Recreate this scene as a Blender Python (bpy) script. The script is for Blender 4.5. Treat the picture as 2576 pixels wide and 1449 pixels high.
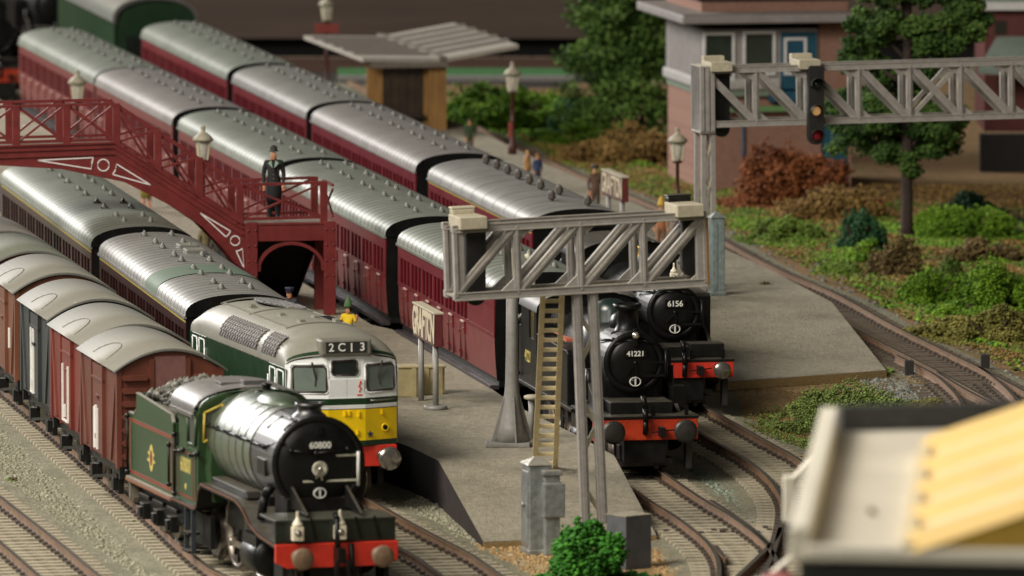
import bpy, math, random
import numpy as np
from mathutils import Vector, Matrix
for _o in list(bpy.data.objects): bpy.data.objects.remove(_o)
R = math.radians
random.seed(7); RNG = np.random.default_rng(7)
SC = bpy.context.scene; COL = SC.collection

# ------------------------------------------------------------ camera, world, lamps, exposure
FPX, PITCH, CAMH = 20500.0, math.atan(1974.5 / 20500.0), 23.1      # 1 unit = 1 m at model scale
cam = bpy.data.cameras.new('camera'); camo = bpy.data.objects.new('camera', cam); COL.objects.link(camo)
cam.sensor_width = 36.0; cam.lens = FPX / 2576 * 36; cam.clip_start = 1; cam.clip_end = 2000
camo.location = (0, 0, CAMH); camo.rotation_euler = (R(90) - PITCH, 0, 0)
cam.dof.use_dof = True; cam.dof.focus_distance = 200.0; cam.dof.aperture_fstop = cam.lens / 1000 / 0.40; cam.dof.aperture_blades = 7
SC.camera = camo
W = bpy.data.worlds.new('World'); SC.world = W; W.use_nodes = True
W.node_tree.nodes['Background'].inputs[0].default_value = (1.0, 0.93, 0.84, 1); W.node_tree.nodes['Background'].inputs[1].default_value = 0.045
def lamp(name, loc, target, size, power, col):
    l = bpy.data.lights.new(name, 'AREA'); l.shape = 'RECTANGLE'; l.size, l.size_y = size; l.energy = power; l.color = col
    o = bpy.data.objects.new(name, l); COL.objects.link(o); o.location = loc
    o.rotation_euler = (Vector(target) - Vector(loc)).to_track_quat('-Z', 'Y').to_euler(); return o
lamp('hall_window_lamp', (-72, 128, 84), (0, 185, 0), (64, 50), 205000, (1.0, 0.93, 0.83))
lamp('hall_rear_lamp', (-98, 330, 56), (0, 180, 2), (90, 34), 220000, (1.0, 0.97, 0.93))
lamp('front_fill_lamp', (-35, 10, 85), (0, 185, 0), (60, 40), 56000, (1.0, 0.94, 0.86))  # added front fill for the faces towards the camera
SC.view_settings.view_transform = 'Standard'; SC.view_settings.look = 'None'; SC.view_settings.exposure = -0.05; SC.view_settings.gamma = 1
SC.render.engine = 'CYCLES'; SC.render.resolution_x = 1024; SC.render.resolution_y = 576
SC.cycles.max_bounces = 5; SC.cycles.use_denoising = True

def at(px, py, z=0.0):                       # surveyed point of the layout at height z
    u = (px - 1288) / FPX; v = (py - 724.5) / FPX
    d = Vector((u, math.cos(PITCH) - v * math.sin(PITCH), -math.sin(PITCH) - v * math.cos(PITCH)))
    t = (z - CAMH) / d.z
    return Vector((d.x * t, d.y * t, z))

# ------------------------------------------------------------ materials
MATS = {}
def mat(name, c, rough=0.5, var=0.12, vs=6.0, metal=0.0, bump=0.0, bs=40.0, dust=0.0, dustc=(0.42, 0.37, 0.28), spec=0.5, coat=0.0, emit=None, trans=0.0, c2=None, stretch=None):
    if name in MATS: return MATS[name]
    m = bpy.data.materials.new(name); m.use_nodes = True; N = m.node_tree.nodes; L = m.node_tree.links
    p = N['Principled BSDF']; p.inputs['Roughness'].default_value = rough; p.inputs['Metallic'].default_value = metal
    p.inputs['Specular IOR Level'].default_value = spec; p.inputs['Coat Weight'].default_value = coat; p.inputs['Coat Roughness'].default_value = 0.40; p.inputs['Coat IOR'].default_value = 2.1
    tc = N.new('ShaderNodeTexCoord'); mp = N.new('ShaderNodeMapping'); L.new(tc.outputs['Object'], mp.inputs[0])
    if stretch: mp.inputs['Scale'].default_value = stretch
    nz = N.new('ShaderNodeTexNoise'); nz.inputs['Scale'].default_value = vs; nz.inputs['Detail'].default_value = 6; nz.inputs['Roughness'].default_value = 0.65
    L.new(mp.outputs[0], nz.inputs['Vector'])
    rp = N.new('ShaderNodeValToRGB'); L.new(nz.outputs['Fac'], rp.inputs[0])
    lo = [x * (1 - var * 1.6) for x in c]; hi = [min(1, x * (1 + var)) for x in (c2 or c)]
    rp.color_ramp.elements[0].position = 0.32; rp.color_ramp.elements[1].position = 0.68
    rp.color_ramp.elements[0].color = (*lo, 1); rp.color_ramp.elements[1].color = (*hi, 1)
    out = rp.outputs[0]
    if dust > 0:                              # dust settled on surfaces that face up
        g = N.new('ShaderNodeNewGeometry'); sx = N.new('ShaderNodeSeparateXYZ'); L.new(g.outputs['Normal'], sx.inputs[0])
        mr = N.new('ShaderNodeMapRange'); mr.inputs[1].default_value = 0.35; mr.inputs[2].default_value = 1.0; mr.inputs[4].default_value = dust; L.new(sx.outputs[2], mr.inputs[0])
        n2 = N.new('ShaderNodeTexNoise'); n2.inputs['Scale'].default_value = 3.5; n2.inputs['Detail'].default_value = 8; L.new(tc.outputs['Object'], n2.inputs['Vector'])
        mu = N.new('ShaderNodeMath'); mu.operation = 'MULTIPLY'; mu.use_clamp = True; L.new(mr.outputs[0], mu.inputs[0])
        m3 = N.new('ShaderNodeMath'); m3.operation = 'MULTIPLY_ADD'; m3.inputs[1].default_value = 1.6; m3.inputs[2].default_value = 0.2; L.new(n2.outputs['Fac'], m3.inputs[0]); L.new(m3.outputs[0], mu.inputs[1])
        mx = N.new('ShaderNodeMix'); mx.data_type = 'RGBA'; L.new(mu.outputs[0], mx.inputs[0]); L.new(out, mx.inputs[6]); mx.inputs[7].default_value = (*dustc, 1); out = mx.outputs[2]
    L.new(out, p.inputs['Base Color'])
    if rough > 0.12:
        m4 = N.new('ShaderNodeMapRange'); m4.inputs[3].default_value = max(0.05, rough - 0.08); m4.inputs[4].default_value = min(1, rough + 0.1); L.new(nz.outputs['Fac'], m4.inputs[0]); L.new(m4.outputs[0], p.inputs['Roughness'])
    if bump > 0:
        b = N.new('ShaderNodeBump'); b.inputs['Strength'].default_value = bump; b.inputs['Distance'].default_value = 0.05
        n5 = N.new('ShaderNodeTexNoise'); n5.inputs['Scale'].default_value = bs; n5.inputs['Detail'].default_value = 4; L.new(mp.outputs[0], n5.inputs['Vector'])
        L.new(n5.outputs['Fac'], b.inputs['Height']); L.new(b.outputs[0], p.inputs['Normal'])
    if emit: p.inputs['Emission Color'].default_value = (*emit[0], 1); p.inputs['Emission Strength'].default_value = emit[1]
    if trans: p.inputs['Transmission Weight'].default_value = trans
    MATS[name] = m; return m
def foliage_mat(name, dark, light, rough=0.75):
    if name in MATS: return MATS[name]
    m = bpy.data.materials.new(name); m.use_nodes = True; N = m.node_tree.nodes; L = m.node_tree.links
    p = N['Principled BSDF']; p.inputs['Roughness'].default_value = rough; p.inputs['Specular IOR Level'].default_value = 0.25
    a = N.new('ShaderNodeAttribute'); a.attribute_name = 'tone'
    rp = N.new('ShaderNodeValToRGB'); rp.color_ramp.elements[0].color = (*dark, 1); rp.color_ramp.elements[1].color = (*light, 1)
    L.new(a.outputs['Fac'], rp.inputs[0]); L.new(rp.outputs[0], p.inputs['Base Color']); MATS[name] = m; return m

M_roof = lambda k: {'silver': mat('roof_silver_grey', (0.235, 0.23, 0.213), 0.46, 0.10, 1.2, dust=0.2, dustc=(0.25, 0.24, 0.19), spec=.75, metal=.15),
                    'green': mat('roof_green_grey', (0.20, 0.222, 0.18), 0.46, 0.10, 1.2, dust=0.2, dustc=(0.24, 0.245, 0.19), spec=.9, metal=.15),
                    'warm': mat('roof_warm_grey', (0.25, 0.228, 0.215), 0.46, 0.10, 1.2, dust=0.2, dustc=(0.26, 0.235, 0.20), spec=.75, metal=.15)}[k]
m_rib = mat('roof_rib_dark', (0.05, 0.049, 0.041), 0.7, spec=.2)  # flat dark bands along the roof ribs
m_vent = mat('ventilator_grey', (0.15, 0.155, 0.135), 0.45, dust=0.3)
m_maroon = mat('maroon_coach_paint', (0.155, 0.011, 0.018), 0.36, 0.12, 2.0, dust=0.1)
m_maroon_lo = mat('faded_maroon_panel', (0.185, 0.036, 0.036), 0.40, 0.14, 2.2)
m_maroon_shade = mat('shaded_maroon_paint', (0.032, 0.007, 0.006), 0.35, 0.15, 2.0)  # maroon darkened to paint in the shadow of the vans
m_wine = mat('window_maroon_glass', (0.075, 0.005, 0.009), 0.2, 0.25, 1.5, spec=0.6)
m_groove = mat('panel_line_dark', (0.06, 0.01, 0.01), 0.6)
m_black = mat('satin_black', (0.007, 0.007, 0.0065), 0.36, 0.25, 3.0, spec=0.25)
m_blackdust = mat('dusty_black', (0.010, 0.0095, 0.0085), 0.42, 0.3, 3.0, dust=0.16, spec=.3)
m_under = mat('underframe_black', (0.009, 0.0085, 0.008), 0.5, 0.35, 5.0, dust=0.08, spec=.3)
m_boardk = mat('footboard_brown_black', (0.05, 0.042, 0.045), 0.4, 0.2, 3.0)
m_wheel = mat('wheel_steel', (0.20, 0.17, 0.14), 0.35, 0.2, 8, metal=0.7)
m_red = mat('buffer_beam_red', (0.62, 0.035, 0.018), 0.42, 0.10, 3.0)
m_red2 = mat('buffer_beam_orange_red', (0.52, 0.045, 0.012), 0.45, 0.12, 3.0)
m_green = mat('loco_green', (0.022, 0.058, 0.018), 0.40, 0.12, 1.6, spec=0.7, dust=0.05)
m_green2 = mat('diesel_green', (0.010, 0.038, 0.013), 0.35, 0.12, 1.6)
m_boiler = mat('boiler_green_sheen', (0.060, 0.098, 0.048), 0.46, 0.12, 1.2, spec=1.0, metal=.3, coat=1.0)
m_smoke = mat('smokebox_black', (0.010, 0.0095, 0.0095), 0.40, 0.2, 2.0, spec=0.5, coat=.45)
m_line_red = mat('lining_red', (0.22, 0.035, 0.018), 0.5)
m_line_or = mat('lining_orange_brown', (0.24, 0.085, 0.04), 0.5)
m_yel = mat('warning_yellow', (0.92, 0.62, 0.002), 0.42, 0.05, 2.0)
m_white = mat('off_white_paint', (0.80, 0.82, 0.80), 0.35, 0.04, 2.0)
m_cream = mat('cream_paint', (0.66, 0.60, 0.42), 0.5, 0.10, 4, dust=0.2)
m_num = mat('numeral_white', (0.85, 0.84, 0.78), 0.5, 0.05)
m_numy = mat('numeral_straw', (0.55, 0.45, 0.12), 0.5, 0.1)
m_goldl = mat('straw_lining', (0.46, 0.35, 0.05), 0.5, 0.1)
m_steel = mat('buffer_steel', (0.42, 0.40, 0.36), 0.22, 0.12, 4, metal=0.9)
m_rustb = mat('buffer_brown', (0.20, 0.125, 0.075), 0.5, 0.15, 6)
m_glass = mat('cab_glass', (0.16, 0.20, 0.17), 0.08, 0.15, 0.8, spec=0.8)
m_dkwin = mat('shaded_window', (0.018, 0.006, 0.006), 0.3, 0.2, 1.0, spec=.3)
m_pinkw = mat('handle_highlight_pink', (0.62, 0.42, 0.36), 0.4, 0.2, 5)  # pale pink paints the highlights on the waist handles
m_glassd = mat('dark_glass', (0.02, 0.025, 0.022), 0.08, 0.2, 1.0, spec=0.7)
m_brass = mat('brass', (0.62, 0.42, 0.12), 0.3, 0.1, metal=0.9)
m_coal = mat('coal', (0.06, 0.058, 0.05), 0.55, 0.5, 9, dust=0.5, dustc=(0.33, 0.32, 0.25))
m_cabroof = mat('cab_roof_grey', (0.12, 0.115, 0.11), 0.40, 0.12, 2, dust=0.35, dustc=(0.36, 0.34, 0.32))
m_droof = mat('diesel_roof_grey', (0.21, 0.205, 0.165), 0.48, 0.08, 1.5, dust=0.3, dustc=(0.42, 0.40, 0.32), spec=0.6)
m_grille = mat('grille_grey', (0.14, 0.13, 0.125), 0.45, 0.2, 5, bump=0.5, bs=18)
m_bridge = mat('footbridge_red', (0.17, 0.022, 0.020), 0.45, 0.14, 3.0, dust=0.10)
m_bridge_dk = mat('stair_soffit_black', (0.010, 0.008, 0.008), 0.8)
m_concrete = mat('platform_grit', (0.40, 0.35, 0.265), 0.95, 0.15, 5.0, bump=.55, bs=30, c2=(0.46, 0.405, 0.31))
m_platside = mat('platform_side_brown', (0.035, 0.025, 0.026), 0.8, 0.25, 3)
m_platwood = mat('platform_edge_board', (0.30, 0.21, 0.09), 0.8, 0.25, 8, stretch=(1, 1, 6))
m_gant = mat('gantry_grey_plastic', (0.31, 0.29, 0.265), 0.62, 0.12, 5, dust=0.8, dustc=(0.50, 0.45, 0.32))
m_gantc = mat('gantry_cream_box', (0.47, 0.425, 0.31), 0.6, 0.14, 4, dust=0.5, dustc=(0.50, 0.44, 0.31))
m_ladder = mat('ladder_cream', (0.74, 0.62, 0.36), 0.5, 0.10, 4, dust=0.2)
m_pewter = mat('pewter_grey', (0.30, 0.32, 0.31), 0.34, 0.22, 5, metal=0.35, bump=0.3, bs=8, dust=0.6, dustc=(0.50, 0.44, 0.33))
m_teal = mat('teal_grey_metal', (0.28, 0.35, 0.34), 0.35, 0.2, 5, metal=0.35, bump=0.3, bs=8, dust=0.3)
m_postgrey = mat('post_grey', (0.26, 0.25, 0.23), 0.45, 0.12, 5)
m_rail = mat('rail_rust', (0.225, 0.135, 0.08), 0.7, 0.22, 4.0, bump=0.2, bs=30)
m_railtop = mat('rail_head', (0.17, 0.155, 0.125), 0.35, 0.2, 6, metal=0.6)
m_sleep = mat('dusty_sleeper', (0.43, 0.38, 0.275), 0.9, 0.22, 5, bump=0.5, bs=30)
m_sleepd = mat('brown_sleeper', (0.15, 0.115, 0.082), 0.9, 0.25, 5, bump=0.5, bs=30)
m_chair = mat('rail_chair', (0.075, 0.055, 0.040), 0.8, 0.3, 8)
m_skin = mat('skin', (0.62, 0.30, 0.16), 0.6, 0.1)
m_navy = mat('navy_cloth', (0.012, 0.013, 0.016), 0.7, 0.3)

# ------------------------------------------------------------ mesh builder
class MB:
    def __init__(s): s.v = []; s.f = []; s.m = []; s.s = []
    def add(s, vs, fs, m=0, sm=False):
        b = len(s.v); s.v += [tuple(v) for v in vs]
        for f in fs: s.f.append(tuple(i + b for i in f)); s.m.append(m); s.s.append(sm)
        return s
    def box(s, x0, x1, y0, y1, z0, z1, m=0):
        return s.add([(x0, y0, z0), (x1, y0, z0), (x1, y1, z0), (x0, y1, z0), (x0, y0, z1), (x1, y0, z1), (x1, y1, z1), (x0, y1, z1)],
                     [(3, 2, 1, 0), (4, 5, 6, 7), (0, 1, 5, 4), (1, 2, 6, 5), (2, 3, 7, 6), (3, 0, 4, 7)], m)
    def bar(s, p, q, w, h, m=0, up=(0, 0, 1)):
        p = Vector(p); q = Vector(q); d = (q - p).normalized(); u = Vector(up)
        if abs(d.dot(u)) > 0.98: u = Vector((0, 1, 0))
        a = d.cross(u).normalized(); b = a.cross(d)
        vs = [e + a * i * w / 2 + b * j * h / 2 for e in (p, q) for i, j in ((-1, -1), (1, -1), (1, 1), (-1, 1))]
        return s.add(vs, [(0, 1, 2, 3)[::-1], (4, 5, 6, 7), (0, 1, 5, 4), (1, 2, 6, 5), (2, 3, 7, 6), (3, 0, 4, 7)], m)
    def cyl(s, p, q, r0, r1=None, n=12, m=0, cap=True):
        return s.lathe([(r0, 0), (r0 if r1 is None else r1, (Vector(q) - Vector(p)).length)], p, Vector(q) - Vector(p), n, m, cap)
    def lathe(s, prof, o, ax=(0, 0, 1), n=16, m=0, cap=True):
        ax = Vector(ax).normalized(); o = Vector(o); t = Vector((1, 0, 0)) if abs(ax.x) < 0.9 else Vector((0, 1, 0))
        a = ax.cross(t).normalized(); b = ax.cross(a); vs = []; fs = []
        for r, h in prof:
            for k in range(n):
                w = 2 * math.pi * k / n; vs.append(o + ax * h + (a * math.cos(w) + b * math.sin(w)) * r)
        for i in range(len(prof) - 1):
            for k in range(n): fs.append((i * n + k, i * n + (k + 1) % n, (i + 1) * n + (k + 1) % n, (i + 1) * n + k))
        s.add(vs, fs, m, True)
        if cap:
            L = len(s.v) - len(vs)
            for i, rev in ((0, True), (len(prof) - 1, False)):
                if prof[i][0] > 1e-4:
                    f = [L + i * n + k for k in range(n)]; s.f.append(tuple(f[::-1] if rev else f)); s.m.append(m); s.s.append(False)
        return s
    def tube(s, pts, r, n=6, m=0):
        for p, q in zip(pts[:-1], pts[1:]): s.cyl(p, q, r, r, n, m)
        return s
    def prism(s, poly, f0, f1, m=0):           # poly of 2-D points, f0/f1 map (a,b) to the two end faces
        n = len(poly); vs = [f0(a, b) for a, b in poly] + [f1(a, b) for a, b in poly]
        return s.add(vs, [tuple(range(n))[::-1], tuple(range(n, 2 * n))] + [(k, (k + 1) % n, n + (k + 1) % n, n + k) for k in range(n)], m)
    def px(s, poly, x0, x1, m=0): return s.prism(poly, lambda a, b: (x0, a, b), lambda a, b: (x1, a, b), m)
    def py(s, poly, y0, y1, m=0): return s.prism(poly, lambda a, b: (a, y0, b), lambda a, b: (a, y1, b), m)
    def pz(s, poly, z0, z1, m=0): return s.prism(poly, lambda a, b: (a, b, z0), lambda a, b: (a, b, z1), m)
    def loft(s, secs, m=0, closed=False, cap=False, sm=True, ms=None):
        n = len(secs[0]); vs = [p for q in secs for p in q]; k1 = n if closed else n - 1
        for i in range(len(secs) - 1):
            fs = [(i * n + k, i * n + (k + 1) % n, (i + 1) * n + (k + 1) % n, (i + 1) * n + k) for k in range(k1)]
            if i == 0: s.add(vs, fs, ms[0] if ms else m, sm); b = len(s.v) - len(vs)
            else:
                for f in fs: s.f.append(tuple(j + b for j in f)); s.m.append(ms[i] if ms else m); s.s.append(sm)
        if cap:
            s.f.append(tuple(b + k for k in range(n))[::-1]); s.m.append(m); s.s.append(False)
            s.f.append(tuple(b + (len(secs) - 1) * n + k for k in range(n))); s.m.append(m); s.s.append(False)
        return s
    def ball(s, c, r, n=10, m=0, sz=(1, 1, 1)):
        vs = []; fs = []; h = n // 2 + 1
        for i in range(h + 1):
            t = math.pi * i / h
            for k in range(n):
                w = 2 * math.pi * k / n
                vs.append((c[0] + r * sz[0] * math.sin(t) * math.cos(w), c[1] + r * sz[1] * math.sin(t) * math.sin(w), c[2] + r * sz[2] * math.cos(t)))
        for i in range(h):
            for k in range(n): fs.append((i * n + k, (i + 1) * n + k, (i + 1) * n + (k + 1) % n, i * n + (k + 1) % n))
        return s.add(vs, fs, m, True)
    def mesh(s, name, mats):
        me = bpy.data.meshes.new(name); me.from_pydata(s.v, [], s.f)
        for x in (mats if isinstance(mats, (list, tuple)) else [mats]): me.materials.append(x)
        me.polygons.foreach_set('material_index', s.m); me.polygons.foreach_set('use_smooth', s.s); me.update(); return me
def put(name, me, parent=None, loc=None, rot=None, scale=None):
    o = bpy.data.objects.new(name, me); COL.objects.link(o)
    if parent: o.parent = parent
    if loc is not None: o.location = loc
    if rot is not None: o.rotation_euler = rot
    if scale is not None: o.scale = scale
    return o
def obj(name, mb, mats, parent=None, bevel=0.0, **k):
    o = put(name, mb.mesh(name, mats), parent, **k)
    if bevel:
        b = o.modifiers.new('bevel', 'BEVEL'); b.width = bevel; b.segments = 2; b.limit_method = 'ANGLE'; b.angle_limit = R(40)
    return o
def tag(o, label, cat, group=None, kind=None):
    o['label'] = label
    if cat: o['category'] = cat
    if group: o['group'] = group
    if kind: o['kind'] = kind
    return o
def struct(o): o['kind'] = 'structure'; return o
def stuff(o, label=None, cat=None):
    o['kind'] = 'stuff'
    if label: o['label'] = label; o['category'] = cat
    return o
def thing(name, label, cat, loc=(0, 0, 0), rotz=0.0, group=None):
    o = bpy.data.objects.new(name, None); COL.objects.link(o); o.empty_display_size = 0.2
    o.location = loc; o.rotation_euler = (0, 0, rotz); return tag(o, label, cat, group)
def kids(o): return [c for c in COL.objects if c.parent == o]
def dup(root, label, loc, rotz=None, scale=None):
    r = root.copy(); COL.objects.link(r); r.location = loc; r['label'] = label
    if rotz is not None: r.rotation_euler = (0, 0, rotz)
    if scale: r.scale = scale
    for ch in kids(root):
        c = ch.copy(); COL.objects.link(c); c.parent = r
        for g in kids(ch): d = g.copy(); COL.objects.link(d); d.parent = c
    return r
_tx = {}
def text_mesh(name, s, size, m, ext=0.004, align='CENTER', shear=0, sx=1.0, bold=0.0):
    cu = bpy.data.curves.new(name, 'FONT'); cu.body = s; cu.size = size; cu.align_x = align; cu.align_y = 'CENTER'; cu.extrude = ext; cu.shear = shear; cu.offset = bold; cu.resolution_u = 4
    o = bpy.data.objects.new(name, cu); COL.objects.link(o); dg = bpy.context.evaluated_depsgraph_get()
    me = bpy.data.meshes.new_from_object(o.evaluated_get(dg)); bpy.data.objects.remove(o); bpy.data.curves.remove(cu)
    me.transform(Matrix.Diagonal((sx, 1, 1, 1))); me.materials.clear(); me.materials.append(m); return me
FRONT = Matrix(((0, 0, 1), (1, 0, 0), (0, 1, 0))).to_euler()       # text on a face that looks along +X
LEFT = Matrix(((1, 0, 0), (0, 0, -1), (0, 1, 0))).to_euler()       # text on a face that looks along -Y
def text(name, s, size, m, parent, loc, rot, **k): return put(name, text_mesh(name, s, size, m, **k), parent, loc, rot)
def head(a): return R(a - 90)                 # rotation for a vehicle heading a degrees right of straight-at-camera
class Line:                                   # straight line of track from A to B (B nearest the camera)
    def __init__(s, A, B): s.B = Vector((B[0], B[1], 0)); d = s.B - Vector((A[0], A[1], 0)); s.d = d.normalized(); s.az = math.degrees(math.atan2(s.d.x, -s.d.y)); s.n = Vector((-s.d.y, s.d.x, 0))
    def t(s, px, py, z): return (at(px, py, z) * Vector((1, 1, 0)) - s.B if False else Vector((at(px, py, z).x, at(px, py, z).y, 0)) - s.B).dot(s.d)
    def p(s, t, o=0): return s.B + s.d * t + s.n * o
def side(p, az, o): a = R(az); return Vector((p.x + math.cos(a) * o, p.y + math.sin(a) * o, 0))
# ------------------------------------------------------------ ground sheets
def ground_mat(name, cols, scale, bump=1.0, lo=.5, hi=1.22, fs=7):
    m = bpy.data.materials.new(name); m.use_nodes = True; N = m.node_tree.nodes; L = m.node_tree.links; p = N['Principled BSDF']
    p.inputs['Roughness'].default_value = 0.95; p.inputs['Specular IOR Level'].default_value = 0.2
    tc = N.new('ShaderNodeTexCoord')
    def noise(s, d=5, r=0.6):
        n = N.new('ShaderNodeTexNoise'); n.inputs['Scale'].default_value = s; n.inputs['Detail'].default_value = d; n.inputs['Roughness'].default_value = r; L.new(tc.outputs['Object'], n.inputs['Vector']); return n
    a = noise(scale, 7, 0.7); rp = N.new('ShaderNodeValToRGB'); L.new(a.outputs['Fac'], rp.inputs[0])
    e = rp.color_ramp.elements; e[0].position = 0.3; e[1].position = 0.7; e[0].color = (*cols[0], 1); e[1].color = (*cols[-1], 1)
    for i, c in enumerate(cols[1:-1]): x = e.new(0.3 + 0.4 * (i + 1) / (len(cols) - 1)); x.color = (*c, 1)
    f = noise(fs, 6, 0.8); mr = N.new('ShaderNodeMapRange'); mr.inputs[1].default_value = 0.3; mr.inputs[2].default_value = 0.7; mr.inputs[3].default_value = lo; mr.inputs[4].default_value = hi; L.new(f.outputs['Fac'], mr.inputs[0])
    mx = N.new('ShaderNodeMix'); mx.data_type = 'RGBA'; mx.blend_type = 'MULTIPLY'; mx.inputs[0].default_value = 1; L.new(rp.outputs[0], mx.inputs[6]); L.new(mr.outputs[0], mx.inputs[7])
    L.new(mx.outputs[2], p.inputs['Base Color'])
    b = N.new('ShaderNodeBump'); b.inputs['Strength'].default_value = bump; b.inputs['Distance'].default_value = 0.08; v = noise(14, 5, 0.7); L.new(v.outputs['Fac'], b.inputs['Height']); L.new(b.outputs[0], p.inputs['Normal'])
    return m
g_ballast = ground_mat('ballast_grit', [(0.23, 0.24, 0.165), (0.36, 0.335, 0.235), (0.39, 0.39, 0.285)], 0.6)
g_sand = ground_mat('sand_scatter', [(0.36, 0.22, 0.09), (0.48, 0.33, 0.16), (0.42, 0.33, 0.20)], 1.6)
g_earth = ground_mat('bank_earth', [(0.15, 0.135, 0.045), (0.30, 0.20, 0.09), (0.36, 0.22, 0.11), (0.22, 0.18, 0.10)], 0.45)
m_concrete = ground_mat('platform_grit_sheet', [(0.29, 0.265, 0.20), (0.41, 0.37, 0.28), (0.445, 0.405, 0.31)], 0.5, .8, .60, 1.16, 6)
g_gravel = ground_mat('grey_gravel', [(0.20, 0.22, 0.19), (0.30, 0.30, 0.27)], 1.5)
g_floor = mat('hall_floor_dark', (0.03, 0.025, 0.02), 0.9)
gm = MB(); nx, ny = 24, 40; X0, X1, Y0, Y1 = -70, 70, 60, 360
for j in range(ny + 1):
    for i in range(nx + 1): gm.v.append((X0 + (X1 - X0) * i / nx, Y0 + (Y1 - Y0) * j / ny, 0))
gm.f += ([(j * (nx + 1) + i, j * (nx + 1) + i + 1, (j + 1) * (nx + 1) + i + 1, (j + 1) * (nx + 1) + i) for j in range(ny) for i in range(nx)]); gm.m = [0] * len(gm.f); gm.s = [False] * len(gm.f)
struct(obj('ground', gm, g_ballast))

def V2D(v): return Vector((v.x, v.y, 0))
def spline(pts, step=0.5):
    P = [pts[0] * 2 - pts[1]] + list(pts) + [pts[-1] * 2 - pts[-2]]; out = []
    for i in range(1, len(P) - 2):
        n = max(2, int((P[i + 1] - P[i]).length / step))
        for k in range(n):
            t = k / n; a, b, c, d = P[i - 1], P[i], P[i + 1], P[i + 2]
            out.append(0.5 * ((2 * b) + (c - a) * t + (2 * a - 5 * b + 4 * c - d) * t * t + (3 * b - a - 3 * c + d) * t ** 3))
    out.append(pts[-1].copy()); return out
def offset(path, o):                           # + is image right when walking towards the camera
    out = []
    for i, p in enumerate(path):
        d = (path[min(i + 1, len(path) - 1)] - path[max(i - 1, 0)]).normalized(); out.append(p + Vector((-d.y, d.x, 0)) * o)
    return out
def rail_mesh(path, name='rail', h0=0.10, h1=0.30):
    prof = [(-0.07, h0), (-0.03, h0 + 0.03), (-0.022, h1 - 0.06), (-0.05, h1 - 0.04), (-0.05, h1), (0.05, h1), (0.05, h1 - 0.04), (0.022, h1 - 0.06), (0.03, h0 + 0.03), (0.07, h0)]
    secs = []
    for i, p in enumerate(path):
        d = (path[min(i + 1, len(path) - 1)] - path[max(i - 1, 0)]).normalized(); n = Vector((-d.y, d.x, 0))
        secs.append([(p.x + n.x * a, p.y + n.y * a, b) for a, b in prof])
    m = MB(); k = len(prof); m.loft(secs, 0, True, True, False)
    for q in range(len(m.f)):
        if q % k == 4 and q < k * (len(path) - 1): m.m[q] = 1
    return m.mesh(name, [m_rail, m_railtop])
_sl = {}
def sleeper_mesh(kind):
    if kind not in _sl:
        m = MB().box(-0.115, 0.115, -1.22, 1.22, -0.05, 0.105)
        for s in (-1, 1):
            for o in (-0.13, 0.13): m.box(-0.10, 0.10, s * 0.63 + o - 0.055, s * 0.63 + o + 0.055, 0.10, 0.17, 1)
        _sl[kind] = m.mesh('sleeper', [m_sleep if kind == 'dusty' else m_sleepd, m_chair])
    return _sl[kind]
def track(label, path, kind='dusty', vis=None, pitch=0.56, name='railway_track'):
    t = thing(name, label, 'track', path[-1], 0, 'railway tracks')
    base = path[-1]
    for o in (-0.63, 0.63): put('rail', rail_mesh([p - base for p in offset(path, o)]), t)
    acc = 0.0; n = 0; last = path[-1]
    rng = random.Random(len(path))
    for i in range(len(path) - 1, 0, -1):      # from the near end back
        seg = path[i - 1] - path[i]; L = seg.length; d = seg / L
        while acc < L and n < 290:
            p = path[i] + d * acc
            if vis is None or vis(p):
                put('sleeper', sleeper_mesh(kind), t, p - base + Vector((0, 0, rng.uniform(-.012, .01))), (0, 0, math.atan2(d.y, d.x) + rng.uniform(-.02, .02))); n += 1
            acc += pitch
        acc -= L
    i_ = len([o for o in COL.objects if o.get('category') == 'track'])
    bp = [p for p in path if vis is None or vis(p)]; bd_ = MB(); bd_.loft([[(q.x, q.y, z) for q, z in zip(r, (0., .032 + .004 * i_, .032 + .004 * i_, 0.))] for r in zip(offset(bp, -1.75), offset(bp, -1.4), offset(bp, 1.4), offset(bp, 1.75))]); struct(obj('ballast_bed', bd_, g_ballast))
    return t
def rails_px(pts, o): # ground points under a rail, moved by o to the track centre
    P = [V2D(at(x, y, 0.3)) for x, y in pts]; return offset(P, o)

# train lines
LT3 = Line(side(at(50, 97, 3.6), 11, 1.35), at(1630, 1087, 1.35))
LT4 = Line(side(at(358, 80, 3.6), 11, 1.35), side(at(1092, 433, 3.6), 10, 1.20)); E4 = side(at(1818, 932, 1.35), 10, -.865)
LT2 = Line(side(at(5, 440, 3.6), 11, 1.35), side(at(468, 781, 3.6), 11, 1.38)); E2 = V2D(at(858, 910, 3.45))
E1 = V2D(at(864, 1394, 1.35)); AZ1 = 16.5; D1 = Vector((math.sin(R(AZ1)), -math.cos(R(AZ1)), 0))
LVAN = Line(side(at(27, 733, 3.5), 10.5, 1.33), side(at(283, 930, 3.5), 10.5, 1.33))

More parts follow.
